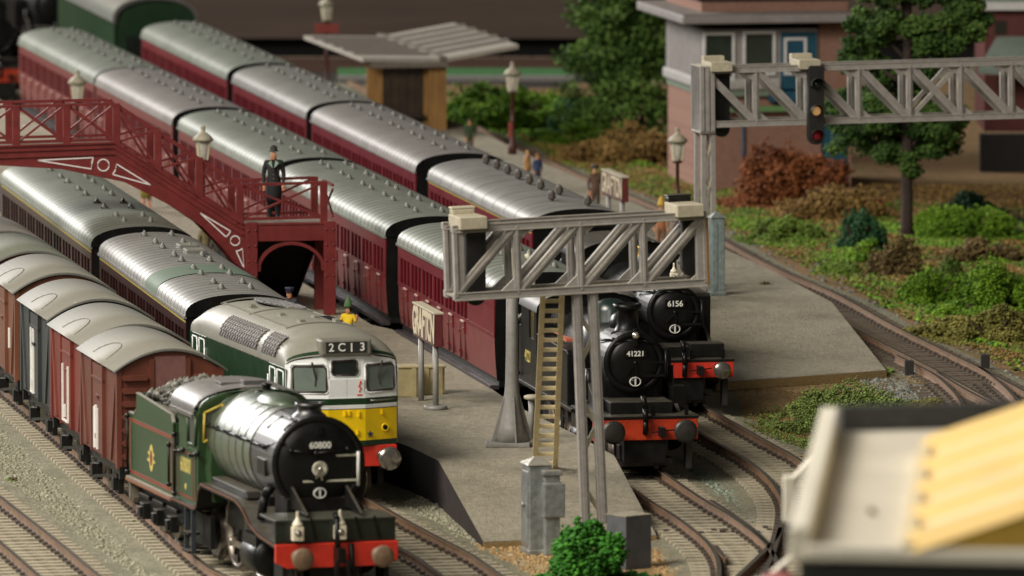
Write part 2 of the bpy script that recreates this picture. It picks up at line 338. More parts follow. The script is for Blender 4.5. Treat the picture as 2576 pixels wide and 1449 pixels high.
P0 = rails_px([(0, 1249), (150, 1366), (250, 1449)], -0.63)
P0 = [P0[0] + (P0[0] - P0[1]).normalized() * 40] + P0 + [P0[-1] + (P0[-1] - P0[-2]).normalized() * 25]
P1 = [LVAN.p(-40), LVAN.p(-18), LVAN.p(-2)] + rails_px([(333, 1293), (483, 1396), (567, 1449)], 0.66)[1:] + [E1 + D1 * 0.0 + Vector((-.1, 0, 0)), E1 + D1 * 12]
P2 = [LT2.p(-60), LT2.p(-30), LT2.p(0), E2 - (E2 - LT2.p(0)).normalized() * 4] + rails_px([(1036, 1316), (1183, 1393), (1250, 1439)], -0.63); P2.append(P2[-1] + (P2[-1] - P2[-2]).normalized() * 25)
T3L = [V2D(at(x, y, .3)) for x, y in [(1585, 1226), (1664, 1279), (1708, 1305), (1756, 1344), (1790, 1376), (1805, 1405), (1808, 1449)]]
T3c = offset(spline(T3L, 1.0), 0.63)
P3 = [LT3.p(-120), LT3.p(-60), LT3.p(-20), LT3.p(-6)] + T3c[2::4]; P3 += [P3[-1] + Vector((-0.5, -6, 0)), P3[-1] + Vector((-2.2, -14, 0))]
T4L = [V2D(at(x, y, .3)) for x, y in [(1753, 1085), (1834, 1129), (1900, 1171), (1939, 1205), (1960, 1239), (1969, 1279), (1965, 1326), (1942, 1365), (1855, 1449)]]
T4c = offset(spline(T4L[:7], 1.0), 0.63)
P4 = [LT4.p(-110), LT4.p(-60), LT4.p(-20), LT4.p(-2), E4 + (LT4.p(0) - E4).normalized() * 8] + T4c[1::4]; P4 += [P3[-3] + Vector((.9, 0, 0)), P3[-2], P3[-1]]
T5R = [V2D(at(x, y, .3)) for x, y in [(1204, 317), (1430, 425), (1700, 540), (1932, 663), (2099, 736), (2249, 818), (2401, 893), (2488, 936), (2575, 982)]]
P5 = offset(T5R, -0.63); P5 = [P5[0] + (P5[0] - P5[1]).normalized() * 25] + P5 + [P5[-1] + (P5[-1] - P5[-2]).normalized() * 20]
T5L = [V2D(at(x, y, .3)) for x, y in [(2240, 885), (2297, 913), (2357, 945), (2401, 985), (2420, 1013), (2427, 1034), (2425, 1056), (2415, 1090), (2390, 1140)]]
P6 = offset(spline(T5L, 1.0), 0.63)
S0, S1, S2, S3, S4, S5 = [spline(p, 0.8) for p in (P0, P1, P2, P3, P4, P5)]
track('empty rusty track at the bottom left corner, no train on it', S0, vis=lambda p: p.y < 222)
track('track under the green steam engine and the box vans', S1, vis=lambda p: p.y < 232)
track('track under the green and white diesel, empty in front of it', S2, vis=lambda p: p.y < 196)
track('track under the front black tank engine, curving past the grey concrete block', S3, vis=lambda p: p.y < 205)
track('track under the rear black tank engine, beside the mossy verge', S4, vis=lambda p: p.y < 220)
track('bare brown track between the right platform and the bushes', S5, 'brown', vis=lambda p: p.y < 305)
sw = thing('turnout', 'points where the bare right-hand track splits before the yellow roof', 'track', P6[0], 0, 'railway tracks'); b6 = P6[0]
put('rail', rail_mesh([p - b6 for p in spline(T5L, .7)][1:]), sw)
put('rail', rail_mesh([p - b6 for p in spline([V2D(at(x, y, .3)) for x, y in [(2462, 921), (2500, 948), (2535, 978), (2557, 1004), (2566, 1030), (2560, 1075)]], .7)]), sw)
put('rail', rail_mesh([p - b6 for p in spline([V2D(at(x, y, .3)) for x, y in [(2357, 935), (2431, 980), (2542, 1037), (2620, 1080)]], .7)]), sw)
for q in offset(spline(T5L[2:], 0.56), 0.4)[1:]: put('sleeper', sleeper_mesh('brown'), sw, q - b6 + Vector((0, 0, -.015)), (0, 0, R(-88)))
for x, y in ((2287, 945), (2478, 930)):
    q = V2D(at(x, y + 4, .0)); obj('stop_block', MB().box(-.12, .12, -.12, .12, 0, .45), mat('stop_block_black', (.02, .018, .015), .7), sw, .02, loc=q - b6)
fr = thing('crossing_rails', 'green-edged crossing rails joining the two tank engine tracks', 'track', T4L[6], 0, 'railway tracks'); bf = T4L[6]
put('rail', rail_mesh([p - bf for p in spline([T4L[6], T4L[7], T4L[8], T4L[8] + (T4L[8] - T4L[7])], .6)]), fr)
put('rail', rail_mesh([p - bf for p in spline([V2D(at(x, y, .3)) for x, y in [(1690, 1203), (1756, 1239), (1834, 1287), (1895, 1331), (1939, 1371)]], .7)][6:]), fr)
put('rail', rail_mesh([p - bf for p in [V2D(at(1800, 1372, .3)), V2D(at(1822, 1400, .3))]]), fr)
for k, (x, y) in enumerate(((1880, 1345), (1820, 1352), (1760, 1347), (2010, 1338))):
    put('sleeper', sleeper_mesh('brown'), fr, V2D(at(x, y, 0)) - bf + Vector((0, 0, -.03)), (0, 0, R(-88)))

# ------------------------------------------------------------ lumps: stones, ground foam, leaves (real geometry, many small pieces)
OCT = np.array([(1, 0, 0), (-1, 0, 0), (0, 1, 0), (0, -1, 0), (0, 0, 1), (0, 0, -1)], float)
OF = np.array([(0, 2, 4), (2, 1, 4), (1, 3, 4), (3, 0, 4), (2, 0, 5), (1, 2, 5), (3, 1, 5), (0, 3, 5)])
def lumps(name, C, S, m, parent=None, tone=None, flat=1.0, leaf=False, smooth=False):
    C = np.asarray(C, float); n = len(C); S = np.asarray(S, float).reshape(-1, 1)
    if leaf:
        q = RNG.normal(size=(n, 3)); q /= np.linalg.norm(q, axis=1, keepdims=True); w = RNG.normal(size=(n, 3)); a = np.cross(q, w); a /= np.linalg.norm(a, axis=1, keepdims=True); b = np.cross(q, a)
        V = np.stack([C + a * S, C + b * S * .55, C - a * S, C - b * S * .55], 1); V[:, 0] += q * S * .25; V[:, 2] += q * S * .25
        V = V.reshape(-1, 3); Fc = (np.arange(n)[:, None] * 4 + np.arange(4)[None]).reshape(-1); tot = 4; cnt = n; nv = 4
    else:
        V = OCT[None] * (S[:, :, None] * RNG.uniform(.55, 1.35, (n, 6, 1))); V = V + RNG.normal(size=(n, 6, 3)) * S[:, :, None] * .22
        an = RNG.uniform(0, 6.28, n); c, s = np.cos(an), np.sin(an)
        x = V[:, :, 0] * c[:, None] - V[:, :, 1] * s[:, None]; y = V[:, :, 0] * s[:, None] + V[:, :, 1] * c[:, None]
        V = np.stack([x, y, V[:, :, 2] * flat], 2) + C[:, None]; V = V.reshape(-1, 3)
        Fc = (np.arange(n)[:, None, None] * 6 + OF[None]).reshape(-1); tot = 3; cnt = n * 8; nv = 6
    me = bpy.data.meshes.new(name); me.vertices.add(len(V)); me.vertices.foreach_set('co', V.ravel()); me.loops.add(len(Fc)); me.loops.foreach_set('vertex_index', Fc.astype(np.int32))
    me.polygons.add(cnt); me.polygons.foreach_set('loop_start', np.arange(cnt, dtype=np.int32) * tot); me.update(calc_edges=True); me.validate()
    if smooth: me.polygons.foreach_set('use_smooth', np.ones(cnt, bool))
    t = np.clip(RNG.normal(.45, .25, n) if tone is None else np.asarray(tone), 0, 1)
    at_ = me.attributes.new('tone', 'FLOAT', 'POINT'); at_.data.foreach_set('value', np.repeat(t, nv).astype(np.float32))
    me.materials.append(m); return put(name, me, parent)
def inside(P, poly):
    x, y = P[:, 0], P[:, 1]; r = np.zeros(len(P), bool); n = len(poly)
    for i in range(n):
        a, b = poly[i], poly[(i + 1) % n]; c = ((a.y > y) != (b.y > y)); r ^= c & (x < (b.x - a.x) * (y - a.y) / (b.y - a.y + 1e-9) + a.x)
    return r
def scatter(poly, n):
    xs = [p.x for p in poly]; ys = [p.y for p in poly]; P = np.stack([RNG.uniform(min(xs), max(xs), n * 3), RNG.uniform(min(ys), max(ys), n * 3)], 1); return P[inside(P, poly)][:n]
def clear(P, S, d):
    if len(P) == 0: return P
    A = np.array([(p.x, p.y) for p in S]); D = np.min(np.linalg.norm(P[:, None] - A[None], axis=2), axis=1); return P[D > d]
m_stone = foliage_mat('ballast_stone', (0.22, 0.225, 0.15), (0.46, 0.43, 0.32), .9)
m_stoneg = foliage_mat('grey_stone', (0.12, 0.14, 0.12), (0.34, 0.345, 0.31), .9)
m_stones = foliage_mat('sand_grain', (0.27, 0.16, 0.06), (0.58, 0.40, 0.20), .9)
fine = [spline(p, .25) for p in (P0, P1, P2, P3, P4)]
def pxpoly(pts, z=0): return [V2D(at(x, y, z)) for x, y in pts]
def stones(poly, n, smin, smax, m, name, label, avoid=(), d=1.25, z=0.0, cat='gravel'):
    P = scatter(poly, n)
    for S in avoid: P = clear(P, [p for p in S if p.y < 262], d)
    o = lumps(name, np.column_stack([P, np.full(len(P), z)]), RNG.uniform(smin, smax, len(P)) * RNG.choice([1, 1, 1, 1.7], len(P)), m, flat=.6); return stuff(o, label, cat)
stones(pxpoly([(-80, 1010), (0, 1010), (330, 1240), (760, 1470), (-80, 1470)]), 20000, .016, .046, m_stone, 'ballast', 'loose ballast stones between the two left tracks', fine[:2], .98)
stones(pxpoly([(980, 1290), (1060, 1240), (1240, 1380), (1500, 1470), (900, 1470)]), 7000, .016, .044, m_stone, 'ballast', 'loose ballast beside the track in front of the diesel', fine[2:3], .98)
stones(pxpoly([(1700, 1150), (1800, 1150), (1990, 1300), (1950, 1345), (1850, 1290)]), 3500, .02, .055, foliage_mat('green_ballast', (.10, .135, .10), (.36, .40, .31), .9), 'ballast', 'greenish ballast wedge between the two tank engine tracks', fine[3:], 1.0)
stones(pxpoly([(1650, 1350), (1820, 1420), (1840, 1470), (1640, 1470)]), 2500, .018, .05, m_stones, 'sand', 'sandy grit right of the concrete block', fine[3:4], 1.1, cat='sand')
stones(pxpoly([(1190, 1368), (1420, 1366), (1420, 1470), (1260, 1470)]), 4000, .018, .05, m_stones, 'sand', 'orange sandy grit in front of the platform ramp', fine[2:3], 1.1, cat='sand')
# ------------------------------------------------------------ platforms
def lumpy_top(name, poly3, m, parent): return obj(name, MB().add(poly3, [tuple(range(len(poly3)))]), m, parent)
def ramp_platform(label, left, right, fl, frt, top, zb, board):
    t = thing('platform', label, 'platform', (0, 0, 0), 0, 'station platforms')
    L = [Vector((p.x, p.y, top)) for p in left]; Rr = [Vector((p.x, p.y, top)) for p in right]
    m = MB().add(L + Rr[::-1], [tuple(range(len(L) + len(Rr)))]); obj('deck', m, m_concrete, t)
    A = Vector((fl.x, fl.y, zb)); B = Vector((frt.x, frt.y, zb))
    obj('ramp', MB().add([L[-1], A, B, Rr[-1]], [(0, 1, 2, 3)]), m_concrete, t)
    w = MB()
    for S in (L, Rr):
        for a, b in zip(S[:-1], S[1:]): w.add([(a.x, a.y, 0), (b.x, b.y, 0), (b.x, b.y, top - .004), (a.x, a.y, top - .004)], [(0, 1, 2, 3)])
    for a, e in ((L[-1], A), (Rr[-1], B)): w.add([(a.x, a.y, 0), (e.x, e.y, 0), (e.x, e.y, zb - .004), (a.x, a.y, top - .004)], [(0, 1, 2, 3)])
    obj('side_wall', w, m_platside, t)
    obj('edge_board', MB().bar((A.x, A.y - .03, zb - board / 2 - .01), (B.x, B.y - .03, zb - board / 2 - .01), .05, board), m_platwood, t)
    return t
PT = 1.05
def px_(x, y, z=PT): return V2D(at(x, y, z))
def LT(line, t, o): return line.p(t, o)
L27 = Line(LT2.p(0), E2)
left = [LT2.p(-70, 1.75), LT2.p(-20, 1.75), LT2.p(0, 1.8), px_(1036, 1126), px_(1103, 1159)]
right = [LT3.p(-120, -1.62), LT3.p(-60, -1.62), LT3.p(-29, -1.75), px_(987, 829), px_(1161, 926), px_(1258, 993), px_(1315, 1029), px_(1448, 1093), px_(1545, 1146)]
ramp_platform('left platform with the near nameboard, ramp ending by the concrete block', left, right, V2D(at(1216, 1363, .15)), V2D(at(1651, 1346, .15)), PT, .15, .13)
leftB = [LT4.p(-66, 1.62), LT4.p(-40, 1.62), LT4.p(-2, 1.62), E4 + (LT4.p(0) - E4).normalized() * 21 + Vector((1.65, .3, 0))]
rightB = [px_(1204, 328), px_(1374, 413), px_(1640, 530), px_(1820, 625), px_(1932, 676), px_(2092, 760)]
rightB = [rightB[0] + Vector((-2, 9, 0))] + rightB
ramp_platform('right platform with the teal cabinet, ramp ending at a grassy edge', leftB, rightB, V2D(at(1800, 962, .25)), V2D(at(2229, 931, .25)), PT, .25, .22)
# bank on the right with the undergrowth
bk = MB(); secs = []
path = [p for p in spline(offset(P5, 0), 3.0)]
def bank_z(p, s): return 0.02 + .015 * math.sin(p.y * .31 + s * .7)
off = [1.35, 1.6, 2.2, 3, 4, 5.2, 6.5, 8, 10, 13, 17, 22, 30]
bd = [(path[min(i + 1, len(path) - 1)] - path[max(i - 1, 0)]).normalized() for i in range(len(path))]
secs = [[(lambda q: (q.x, q.y, max(.006, bank_z(q, s) if s > 1.4 else .006)))(p + Vector((-d.y, d.x, 0)) * s) for s in off] for p, d in zip(path, bd)]
struct(obj('bank', MB().loft(secs, 0, False, False, True), g_earth))
stones([p + Vector((-d.y, d.x, 0)) * 1.3 for p, d in zip(path, bd)][10:] + [p + Vector((-d.y, d.x, 0)) * 2.6 for p, d in zip(path, bd)][10:][::-1], 2600, .03, .08, m_stoneg, 'gravel', 'grey gravel strip along the right edge of the bare track', z=.03)
stones(pxpoly([(2150, 955), (2300, 940), (2420, 1030), (2430, 1060), (2330, 1060)]), 1500, .03, .08, m_stoneg, 'gravel', 'grey gravel heap between the platform end and the points', z=.02)
# ------------------------------------------------------------ vehicles (origin at the front centre on the ground, +X towards the camera, rail top at z = 0.3)
def wheelset(m, x, r=0.46, k=1):
    for s in (-1, 1):
        m.lathe([(r + .05, 0), (r + .05, .05), (r, .06), (r, .14)], (x, s * .58, .3 + r), (0, s, 0), 16, k); m.cyl((x, s * .72, .3 + r), (x, s * .735, .3 + r), r * .62, r * .62, 12, 0)
    return m.cyl((x, -.58, .3 + r), (x, .58, .3 + r), .07, .07, 6, 0)
def bogie(par, x, wb=1.3):
    m = MB().box(x - wb - .35, x + wb + .35, -1.02, -.90, .62, .95).box(x - wb - .35, x + wb + .35, .90, 1.02, .62, .95).box(x - .35, x + .35, -.95, .95, .7, 1.0)
    for w in (-wb, wb):
        for s in (-1, 1): m.box(x + w - .16, x + w + .16, s * 1.0 - .1, s * 1.0 + .1, .55, .95)
    for s in (-1, 1): m.box(x - .5, x + .5, s * 1.05 - .07, s * 1.05 + .07, .5, .68)
    b = obj('bogie', m, m_under, par)
    for w in (-wb, wb): obj('wheel_set', wheelset(MB(), x + w), [m_under, m_wheel], b)
def roof_arc(w, z0, h, n=20, e=.72): return [(-w * math.cos(math.pi * i / n), z0 + h * max(0, math.sin(math.pi * i / n)) ** e) for i in range(n + 1)]
def ribbed_roof(L, w, z0, h, pitch, over=.04, e=.72):
    arc = roof_arc(w, z0, h, 22, e); up = arc; X = []; x = over
    X.append((over, arc, 0)); x = -pitch * .5
    while x > -L + .1:
        X += [(x + .034, up, 1), (x - .034, up, 1), (x - .038, arc, 0)]; x -= pitch
    X.append((-L - over, arc, 0)); m = MB()
    ms = []
    for a, b in zip(X[:-1], X[1:]): ms.append(1 if (a[2] and b[2]) else 0)
    m.loft([[(x, y, z) for y, z in s] for x, s, _ in X], ms=ms)
    for xx, sg in ((over, 1), (-L - over, -1)):
        f = [(xx, y, z) for y, z in arc]; m.add(f, [tuple(range(len(f)))], 2)
    for s in (-1, 1): m.box(-L - over, over, s * w - .035, s * w + .035, z0 - .05, z0 + .015, 0)
    return m
_vm = {}
def vent_mesh(kind):
    if kind not in _vm:
        if kind == 'shell': m = MB().lathe([(.16, 0), (.15, .05), (.09, .14), (.035, .2), (.0, .22)], (0, 0, 0), n=9).box(-.06, .06, -.2, .2, 0, .07)
        else: m = MB().cyl((0, 0, -.05), (0, 0, .1), .11, .09, 8).lathe([(.13, .06), (.20, .12), (.15, .19), (.19, .22), (.13, .30), (.15, .33), (.05, .42), (0, .45)], (0, 0, 0), n=9)
        _vm[kind] = m.mesh('ventilator', m_vent if kind == 'shell' else mat('dome_vent_brown_grey', (.115, .095, .085), .5, dust=.2))
    return _vm[kind]
_pane = {}
def pane(w, h, m):
    k = (round(w, 2), round(h, 2), m.name)
    if k not in _pane: _pane[k] = MB().box(-w / 2, w / 2, -.012, .012, -h / 2, h / 2).mesh('window', m)
    return _pane[k]
def coach(label, p, az, L, roof='silver', style='suburban', ncomp=9, vents='shell', rib=.62, lining=False, hw=1.36, ribm=None, group='maroon carriages', fade=True, blank=0):
    t = thing('railway_carriage', label, 'carriage', p, head(az), group)
    side_m = m_maroon if style != 'dark' else m_maroon_shade; low_m = m_maroon_lo if (style == 'suburban' and fade) else side_m
    b = MB()
    prof = [(hw - .07, 1.30), (hw - .025, 1.62), (hw - .004, 2.0), (hw, 2.34)]
    for s in (-1, 1):
        b.loft([[(0, s * y, z) for y, z in prof], [(-L, s * y, z) for y, z in prof]], 1)
        b.box(-L, 0, s * hw - .02, s * hw + .005, 2.33, 2.42, 0); b.box(-L, 0, s * (hw - .01) - .025, s * (hw - .01) + .02, 3.08, 3.46, 0)
    endp = [(-hw + .06, 1.25), (hw - .06, 1.25), (hw, 2.2), (hw - .02, 3.42)] + [(-y * .985, z - .03) for y, z in roof_arc(hw, 3.42, .52)][1:-1] + [(-hw + .02, 3.42), (-hw, 2.2)]
    b.px(endp, -.06, .0, 2).px(endp, -L, -L + .06, 2).px([(-.62, 1.2), (.62, 1.2), (.62, 3.3), (-.62, 3.3)], 0, .16, 2).px([(-.62, 1.2), (.62, 1.2), (.62, 3.3), (-.62, 3.3)], -L - .16, -L, 2)
    b.box(-L + .1, -.1, hw - .12, hw - .10, 2.3, 3.4, 2).box(-L + .1, -.1, -hw + .10, -hw + .12, 2.3, 3.4, 2)
    pc = (L - .5) / ncomp; xs = []
    for i in range(ncomp):
        c = -.25 - pc * (i + .5)
        if i < blank: continue
        xs += [(c, .50, 'd'), (c - pc * .31, pc * .25, 'w'), (c + pc * .31, pc * .25, 'w')]
    edges = sorted([(c - w / 2, c + w / 2) for c, w, _ in xs]); cur = -L
    for a, e in edges + [(0, 0)]:
        if a > cur:
            for s in (-1, 1): b.box(cur, a, s * (hw - .01) - .025, s * (hw - .01) + .012, 2.40, 3.10, 0)
        cur = e
    body = obj('body', b, [side_m, low_m, m_black], t)
    for c, w, k in xs:
        q = put('window', pane(w, .70, m_wine if style != 'dark' else m_dkwin), t, (c, -hw + .045, 2.75))
        if k == 'd':
            d = MB()
            for e in (-.34, .34): d.box(c + e - .012, c + e + .012, -hw - .007, -hw + .05, 1.34, 2.42, 1)
            for zz in (1.5, 2.0): d.box(c - .40, c - .31, -hw - .035, -hw + .06, zz, zz + .06, 0)
            dd = obj('door', d.box(c - .33, c + .33, -hw - .004, -hw + .03, 2.30, 2.40, 0), [side_m, m_groove], t)
            obj('handle', MB().box(c + .20, c + .30, -hw - .045, -hw, 2.1, 2.16), m_brass, dd)
            obj('grab_rail', MB().box(c + .40, c + .44, -hw - .04, -hw + .005, 2.02, 2.34), side_m, dd); obj('waist_handle', MB().box(c - .12, c + .26, -hw - .05, -hw, 2.30, 2.345), m_pinkw if style == 'suburban' else side_m, dd)
    wr = MB()
    for c, w, k in xs: wr.box(c - w / 2, c + w / 2, hw - .06, hw - .03, 2.40, 3.10)
    obj('window_row', wr, m_wine, t)
    rf = obj('roof', ribbed_roof(L, hw + .03, 3.43, .54, rib), [M_roof(roof), ribm or m_rib, m_black], t)
    if vents == 'shell':
        n = ncomp
        for i in range(n):
            c = -.25 - pc * (i + .5)
            for y, dz in ((-.30, 0), (.42, -.01)): put('ventilator', vent_mesh('shell'), t, (c + (.22 if i % 2 else -.22), y, 3.955 + dz), None, (.56, .56, .74))
    elif vents == 'dome':
        for i in range(9): put('ventilator', vent_mesh('dome'), t, (-.9 - (L - 2) * i / 8.5, (.0 if i > 2 else (.34, -.34, .2)[i]), 3.97), None, (.66, .66, .68))
    obj('solebar', MB().box(-L, 0, -1.25, 1.25, 1.08, 1.30).box(-L + .1, -.1, -1.46, -1.22, 1.02, 1.13, 1).box(-L + .1, -.1, 1.22, 1.46, 1.02, 1.13, 1), [m_under, m_boardk], t, .01)
    for x in (-L * .38, -L * .5, -L * .62): obj('battery_box', MB().box(x - .7, x + .5, -1.0, 1.0, .55, 1.10), m_under, t)
    if lining:
        g = MB()
        for z in ((3.30, 2.28) if style != 'dark' else (3.28, 2.26)): g.box(-L + .02, -.02, -hw - .016, -hw, z, z + (.05 if style == 'dark' else .04))
        obj('lining', g, m_goldl, t)
        f = MB()
        for i in range(ncomp * 2): f.box(-L * (i + .6) / (ncomp * 2) - .2, -L * (i + .6) / (ncomp * 2) + .05, -hw - .03, -hw, 3.36, 3.41)
        obj('door_vent', f, mat('door_vent_pink', (.42, .22, .22), .5), t)
    for x in (-2.6, -L + 2.6): bogie(t, x)
    return t
def buffers(par, x, z, m, rh=.24, y=.865, l=.5, sh=None):
    for s in (-1, 1):
        b = obj('buffer', MB().lathe([(.14, -l), (.16, -l + .18), (.09, -l + .2), (.08, -.06), (rh, -.05), (rh, -.015), (rh * .7, .012), (0, .03)], (x, s * y, z), (1, 0, 0), 20), m if not isinstance(m, tuple) else m[0], par)
# ---- carriages
T = LT3
c1 = coach('nearest maroon suburban carriage behind the front tank engine', T.p(-12.6), T.az, 14.3, 'green', ncomp=8, blank=2)
c2 = coach('second maroon suburban carriage of the middle train, beside the bridge landing', T.p(-28.9), T.az, 18.9, 'green', ncomp=10)
c3 = coach('third maroon carriage of the middle train, behind the standing figure, green-grey roof', T.p(-49.1), T.az, 19.1, 'green', ncomp=10)
c4 = coach('fourth maroon carriage of the middle train, warm silver roof, left of the black gap', T.p(-69.6), T.az, 18.4, 'warm', ncomp=9)
c5 = coach('farthest carriage of the middle train with a pale faded lower side', T.p(-88.5), T.az, 20.8, 'green', ncomp=10)
T = LT4; tt = lambda x, y: T.t(x, y, 3.6)
d1 = coach('maroon carriage with brown dome ventilators behind the rear tank engine', T.p(tt(1390, 560)), T.az, tt(1390, 560) - tt(1092, 433), 'silver', 'lined', 8, 'dome', 1.75, True)
d2 = coach('maroon carriage just behind the dome-vented one, shiny ribbed roof', T.p(tt(1077, 417)), T.az, tt(1077, 417) - tt(829, 287) - .3, 'warm', ncomp=10, fade=False)
d3 = coach('maroon carriage in front of the wooden shelter, silver roof', T.p(tt(811, 282)), T.az, tt(811, 282) - tt(587, 188) - .8, 'silver', ncomp=9, fade=False)
d4 = coach('last maroon carriage of the right train, touching the green coach', T.p(tt(575, 185)), T.az, tt(575, 185) - tt(358, 80), 'green', ncomp=10, fade=False)
T = LT2; A_ = T.t(213, 606, 3.6)
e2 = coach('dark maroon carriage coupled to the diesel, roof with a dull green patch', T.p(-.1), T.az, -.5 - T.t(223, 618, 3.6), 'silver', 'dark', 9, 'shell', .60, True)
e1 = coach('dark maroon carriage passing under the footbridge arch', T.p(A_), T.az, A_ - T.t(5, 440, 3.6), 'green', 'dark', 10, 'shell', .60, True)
rp = MB(); arc = roof_arc(1.393, 3.445, .545, 22); rp.loft([[(-5.4, y, z) for y, z in arc], [(-7.6, y, z) for y, z in arc]]); obj('repainted_roof_patch', rp, mat('dull_green_patch', (.115, .165, .115), .65, .06, 2, spec=.3), e2)
for x in (-11.2, -12.6): obj('roof_tank_cover', MB().box(x - .35, x + .35, .1, .62, 3.92, 4.06), m_vent, e2, .03)
T = LT4; g5 = thing('railway_carriage', 'dark green carriage end with a grey roof rim behind the right train', 'carriage', LT4.p(tt(285, 66), -.42), head(LT4.az))
m = MB(); ar = roof_arc(1.62, 3.75, .95, 20); m.px([(-1.5, 1.2), (1.5, 1.2)] + [(-y * .95, z - .05) for y, z in ar], -.2, -.1); m.box(-18, -.1, -1.5, -1.42, 1.2, 3.75).box(-18, -.1, 1.42, 1.5, 1.2, 3.75)
obj('body', m, m_green2, g5); m = MB().loft([[(.1, y, z) for y, z in ar], [(-18, y, z) for y, z in ar]]); obj('roof', m, m_vent, g5)
m = MB().loft([[(.12, y, z) for y, z in ar], [(.12, y * .93, z - .12) for y, z in ar]]); obj('roof_rim', m, m_cabroof, g5)
for y in (-.75, .75): obj('window', MB().box(-.1, -.07, y - .35, y + .35, 2.4, 3.2), m_glassd, g5)
# ---- box vans
def van(label, p, az, body, roofm, marks, ribs=True, patch=None, L=5.0):
    t = thing('box_van', label, 'goods van', p, head(az), 'box vans behind the green engine'); w = 1.2
    b = MB().box(-L, 0, -w + .05, w - .05, 1.25, 3.50)
    n = 22
    for i in range(n):
        x0 = -L + L * i / n + .012; x1 = -L + L * (i + 1) / n - .012; b.box(x0, x1, -w, -w + .06, 1.28, 3.46).box(x0, x1, w - .06, w, 1.28, 3.46)
    ea = [(-w, 1.25), (w, 1.25)] + [(-w * (k / 8 - 1), 3.42 + .48 * (1 - (k / 8 - 1) ** 2)) for k in range(17)]
    b.px(ea, -.05, .015).px(ea, -L - .015, -L + .05)
    for y in (-w + .02, w - .02): b.box(-.12, .05, y - .06, y + .06, 1.22, 3.5).box(-L - .05, -L + .12, y - .06, y + .06, 1.22, 3.5)
    for y in (-.42, .42): b.box(.015, .07, y - .05, y + .05, 1.25, 3.72)
    obj('body', b, body, t)
    dr = obj('door', MB().box(-L / 2 - .75, -L / 2 + .75, -w - .05, -w, 1.32, 3.36).box(-L / 2 - .8, -L / 2 - .7, -w - .08, -w, 1.28, 3.42).box(-L / 2 + .7, -L / 2 + .8, -w - .08, -w, 1.28, 3.42).box(-L / 2 - .8, -L / 2 + .8, -w - .075, -w, 3.0, 3.06), body, t)
    obj('latch', MB().box(-L / 2 - .12, -L / 2 + .2, -w - .1, -w - .04, 2.6, 2.66), body, dr)
    obj('brace', MB().bar((-.15, -w - .02, 3.4), (-.85, -w - .02, 1.35), .05, .14), body, t); obj('brace', MB().bar((-L + .15, -w - .02, 3.4), (-L + .85, -w - .02, 1.35), .05, .14), body, t)
    if ribs:
        rb = None
        for y in (-.82, .82):
            for k in range(7): put('end_rib', _ribm(body), t, (.02, y, 1.5 + k * .3))
    for (x0, x1, z0, z1) in marks: obj('chalk_mark', MB().box(x0, x1, -w - .095, -w - .052, z0, z1), m_num, t)
    if patch: obj('replacement_panel', MB().box(.015, .045, -.36, .36, 2.6, 3.78), patch, t)
    arc = [((w + .12) * (k / 10 - 1), 3.46 + .50 * (1 - (k / 10 - 1) ** 2)) for k in range(21)]; lo = [(y, z - .06) for y, z in arc]
    r = MB().loft([[(.1, y, z) for y, z in lo], [(.1, y, z) for y, z in arc], [(-L - .1, y, z) for y, z in arc], [(-L - .1, y, z) for y, z in lo]], ms=[1, 0, 1]); obj('roof', r, [roofm, mat('van_roof_edge', (.10, .10, .085), .5, dust=.1)], t)
    pts = [(-L * .22 - .75 * math.sin(a), -w - .02 + .60 * math.sin(a) ** .8 , 3.56 + .34 * math.sin(a)) for a in [math.pi * k / 10 for k in range(11)]]
    pts = [(-L * .5 + 1.1 * math.cos(math.pi * k / 10) * .8, -w + .0 + .5 * math.sin(math.pi * k / 10), 3.475 + .50 * (1 - ((-w + .5 * math.sin(math.pi * k / 10)) / (w + .12)) ** 2)) for k in range(11)]
    obj('rain_strip', MB().tube(pts, .009, 5), roofm, t)
    u = MB().box(-L, 0, -1.05, -.95, 1.0, 1.26).box(-L, 0, .95, 1.05, 1.0, 1.26).box(-.1, .06, -1.18, 1.18, .98, 1.27).box(-L - .06, -L + .1, -1.18, 1.18, .98, 1.27)
    for x in (-1.05, -L + 1.05):
        for s in (-1, 1): u.box(x - .3, x + .3, s * 1.0 - .06, s * 1.0 + .06, .55, 1.0).box(x - .14, x + .14, s * 1.06 - .1, s * 1.06 + .1, .62, .9).box(x - .55, x + .55, s * 1.03 - .03, s * 1.03 + .03, .93, 1.0)
    u.bar((-.6, -1.12, 1.0), (-L + 1.2, -1.12, .62), .05, .07); obj('underframe', u, m_blackdust, t)
    for x in (-1.05, -L + 1.05): obj('wheel_set', wheelset(MB(), x, .44), [m_under, m_wheel], t)
    buffers(t, .42, 1.35, m_blackdust, .2)
    obj('coupling', MB().box(0, .3, -.06, .06, 1.05, 1.18).box(.25, .32, -.2, .2, .75, 1.15), m_under, t)
    return t
_rb = {}
def _ribm(body):
    if body.name not in _rb: _rb[body.name] = MB().px([(-.27, -.06), (.27, -.06), (.30, 0), (.27, .06), (-.27, .06), (-.30, 0)], 0, .10).mesh('end_rib', body)
    return _rb[body.name]
mb_ = lambda n, c: mat(n, c, .5, .16, 2.5, stretch=(1, 1, .25))
vroof = lambda n, c: mat(n, c, .60, .07, 9, dust=.4, dustc=(.31, .295, .235), spec=.5)
vr1 = vroof('van_roof_grey', (.25, .243, .205)); vr2 = vroof('van_roof_green_grey', (.155, .175, .135)); vr3 = vroof('van_roof_warm', (.20, .18, .17))
VB = [mb_('van_bauxite', (.135, .036, .020)), mb_('van_red_brown', (.175, .026, .014)), mb_('van_dark_grey', (.030, .036, .036)), mb_('van_tan_brown', (.17, .058, .026))]
vx = [LVAN.t(x, y, 3.5) for x, y in ((283, 930), (208, 865), (117, 800), (27, 733))]
VO = .12
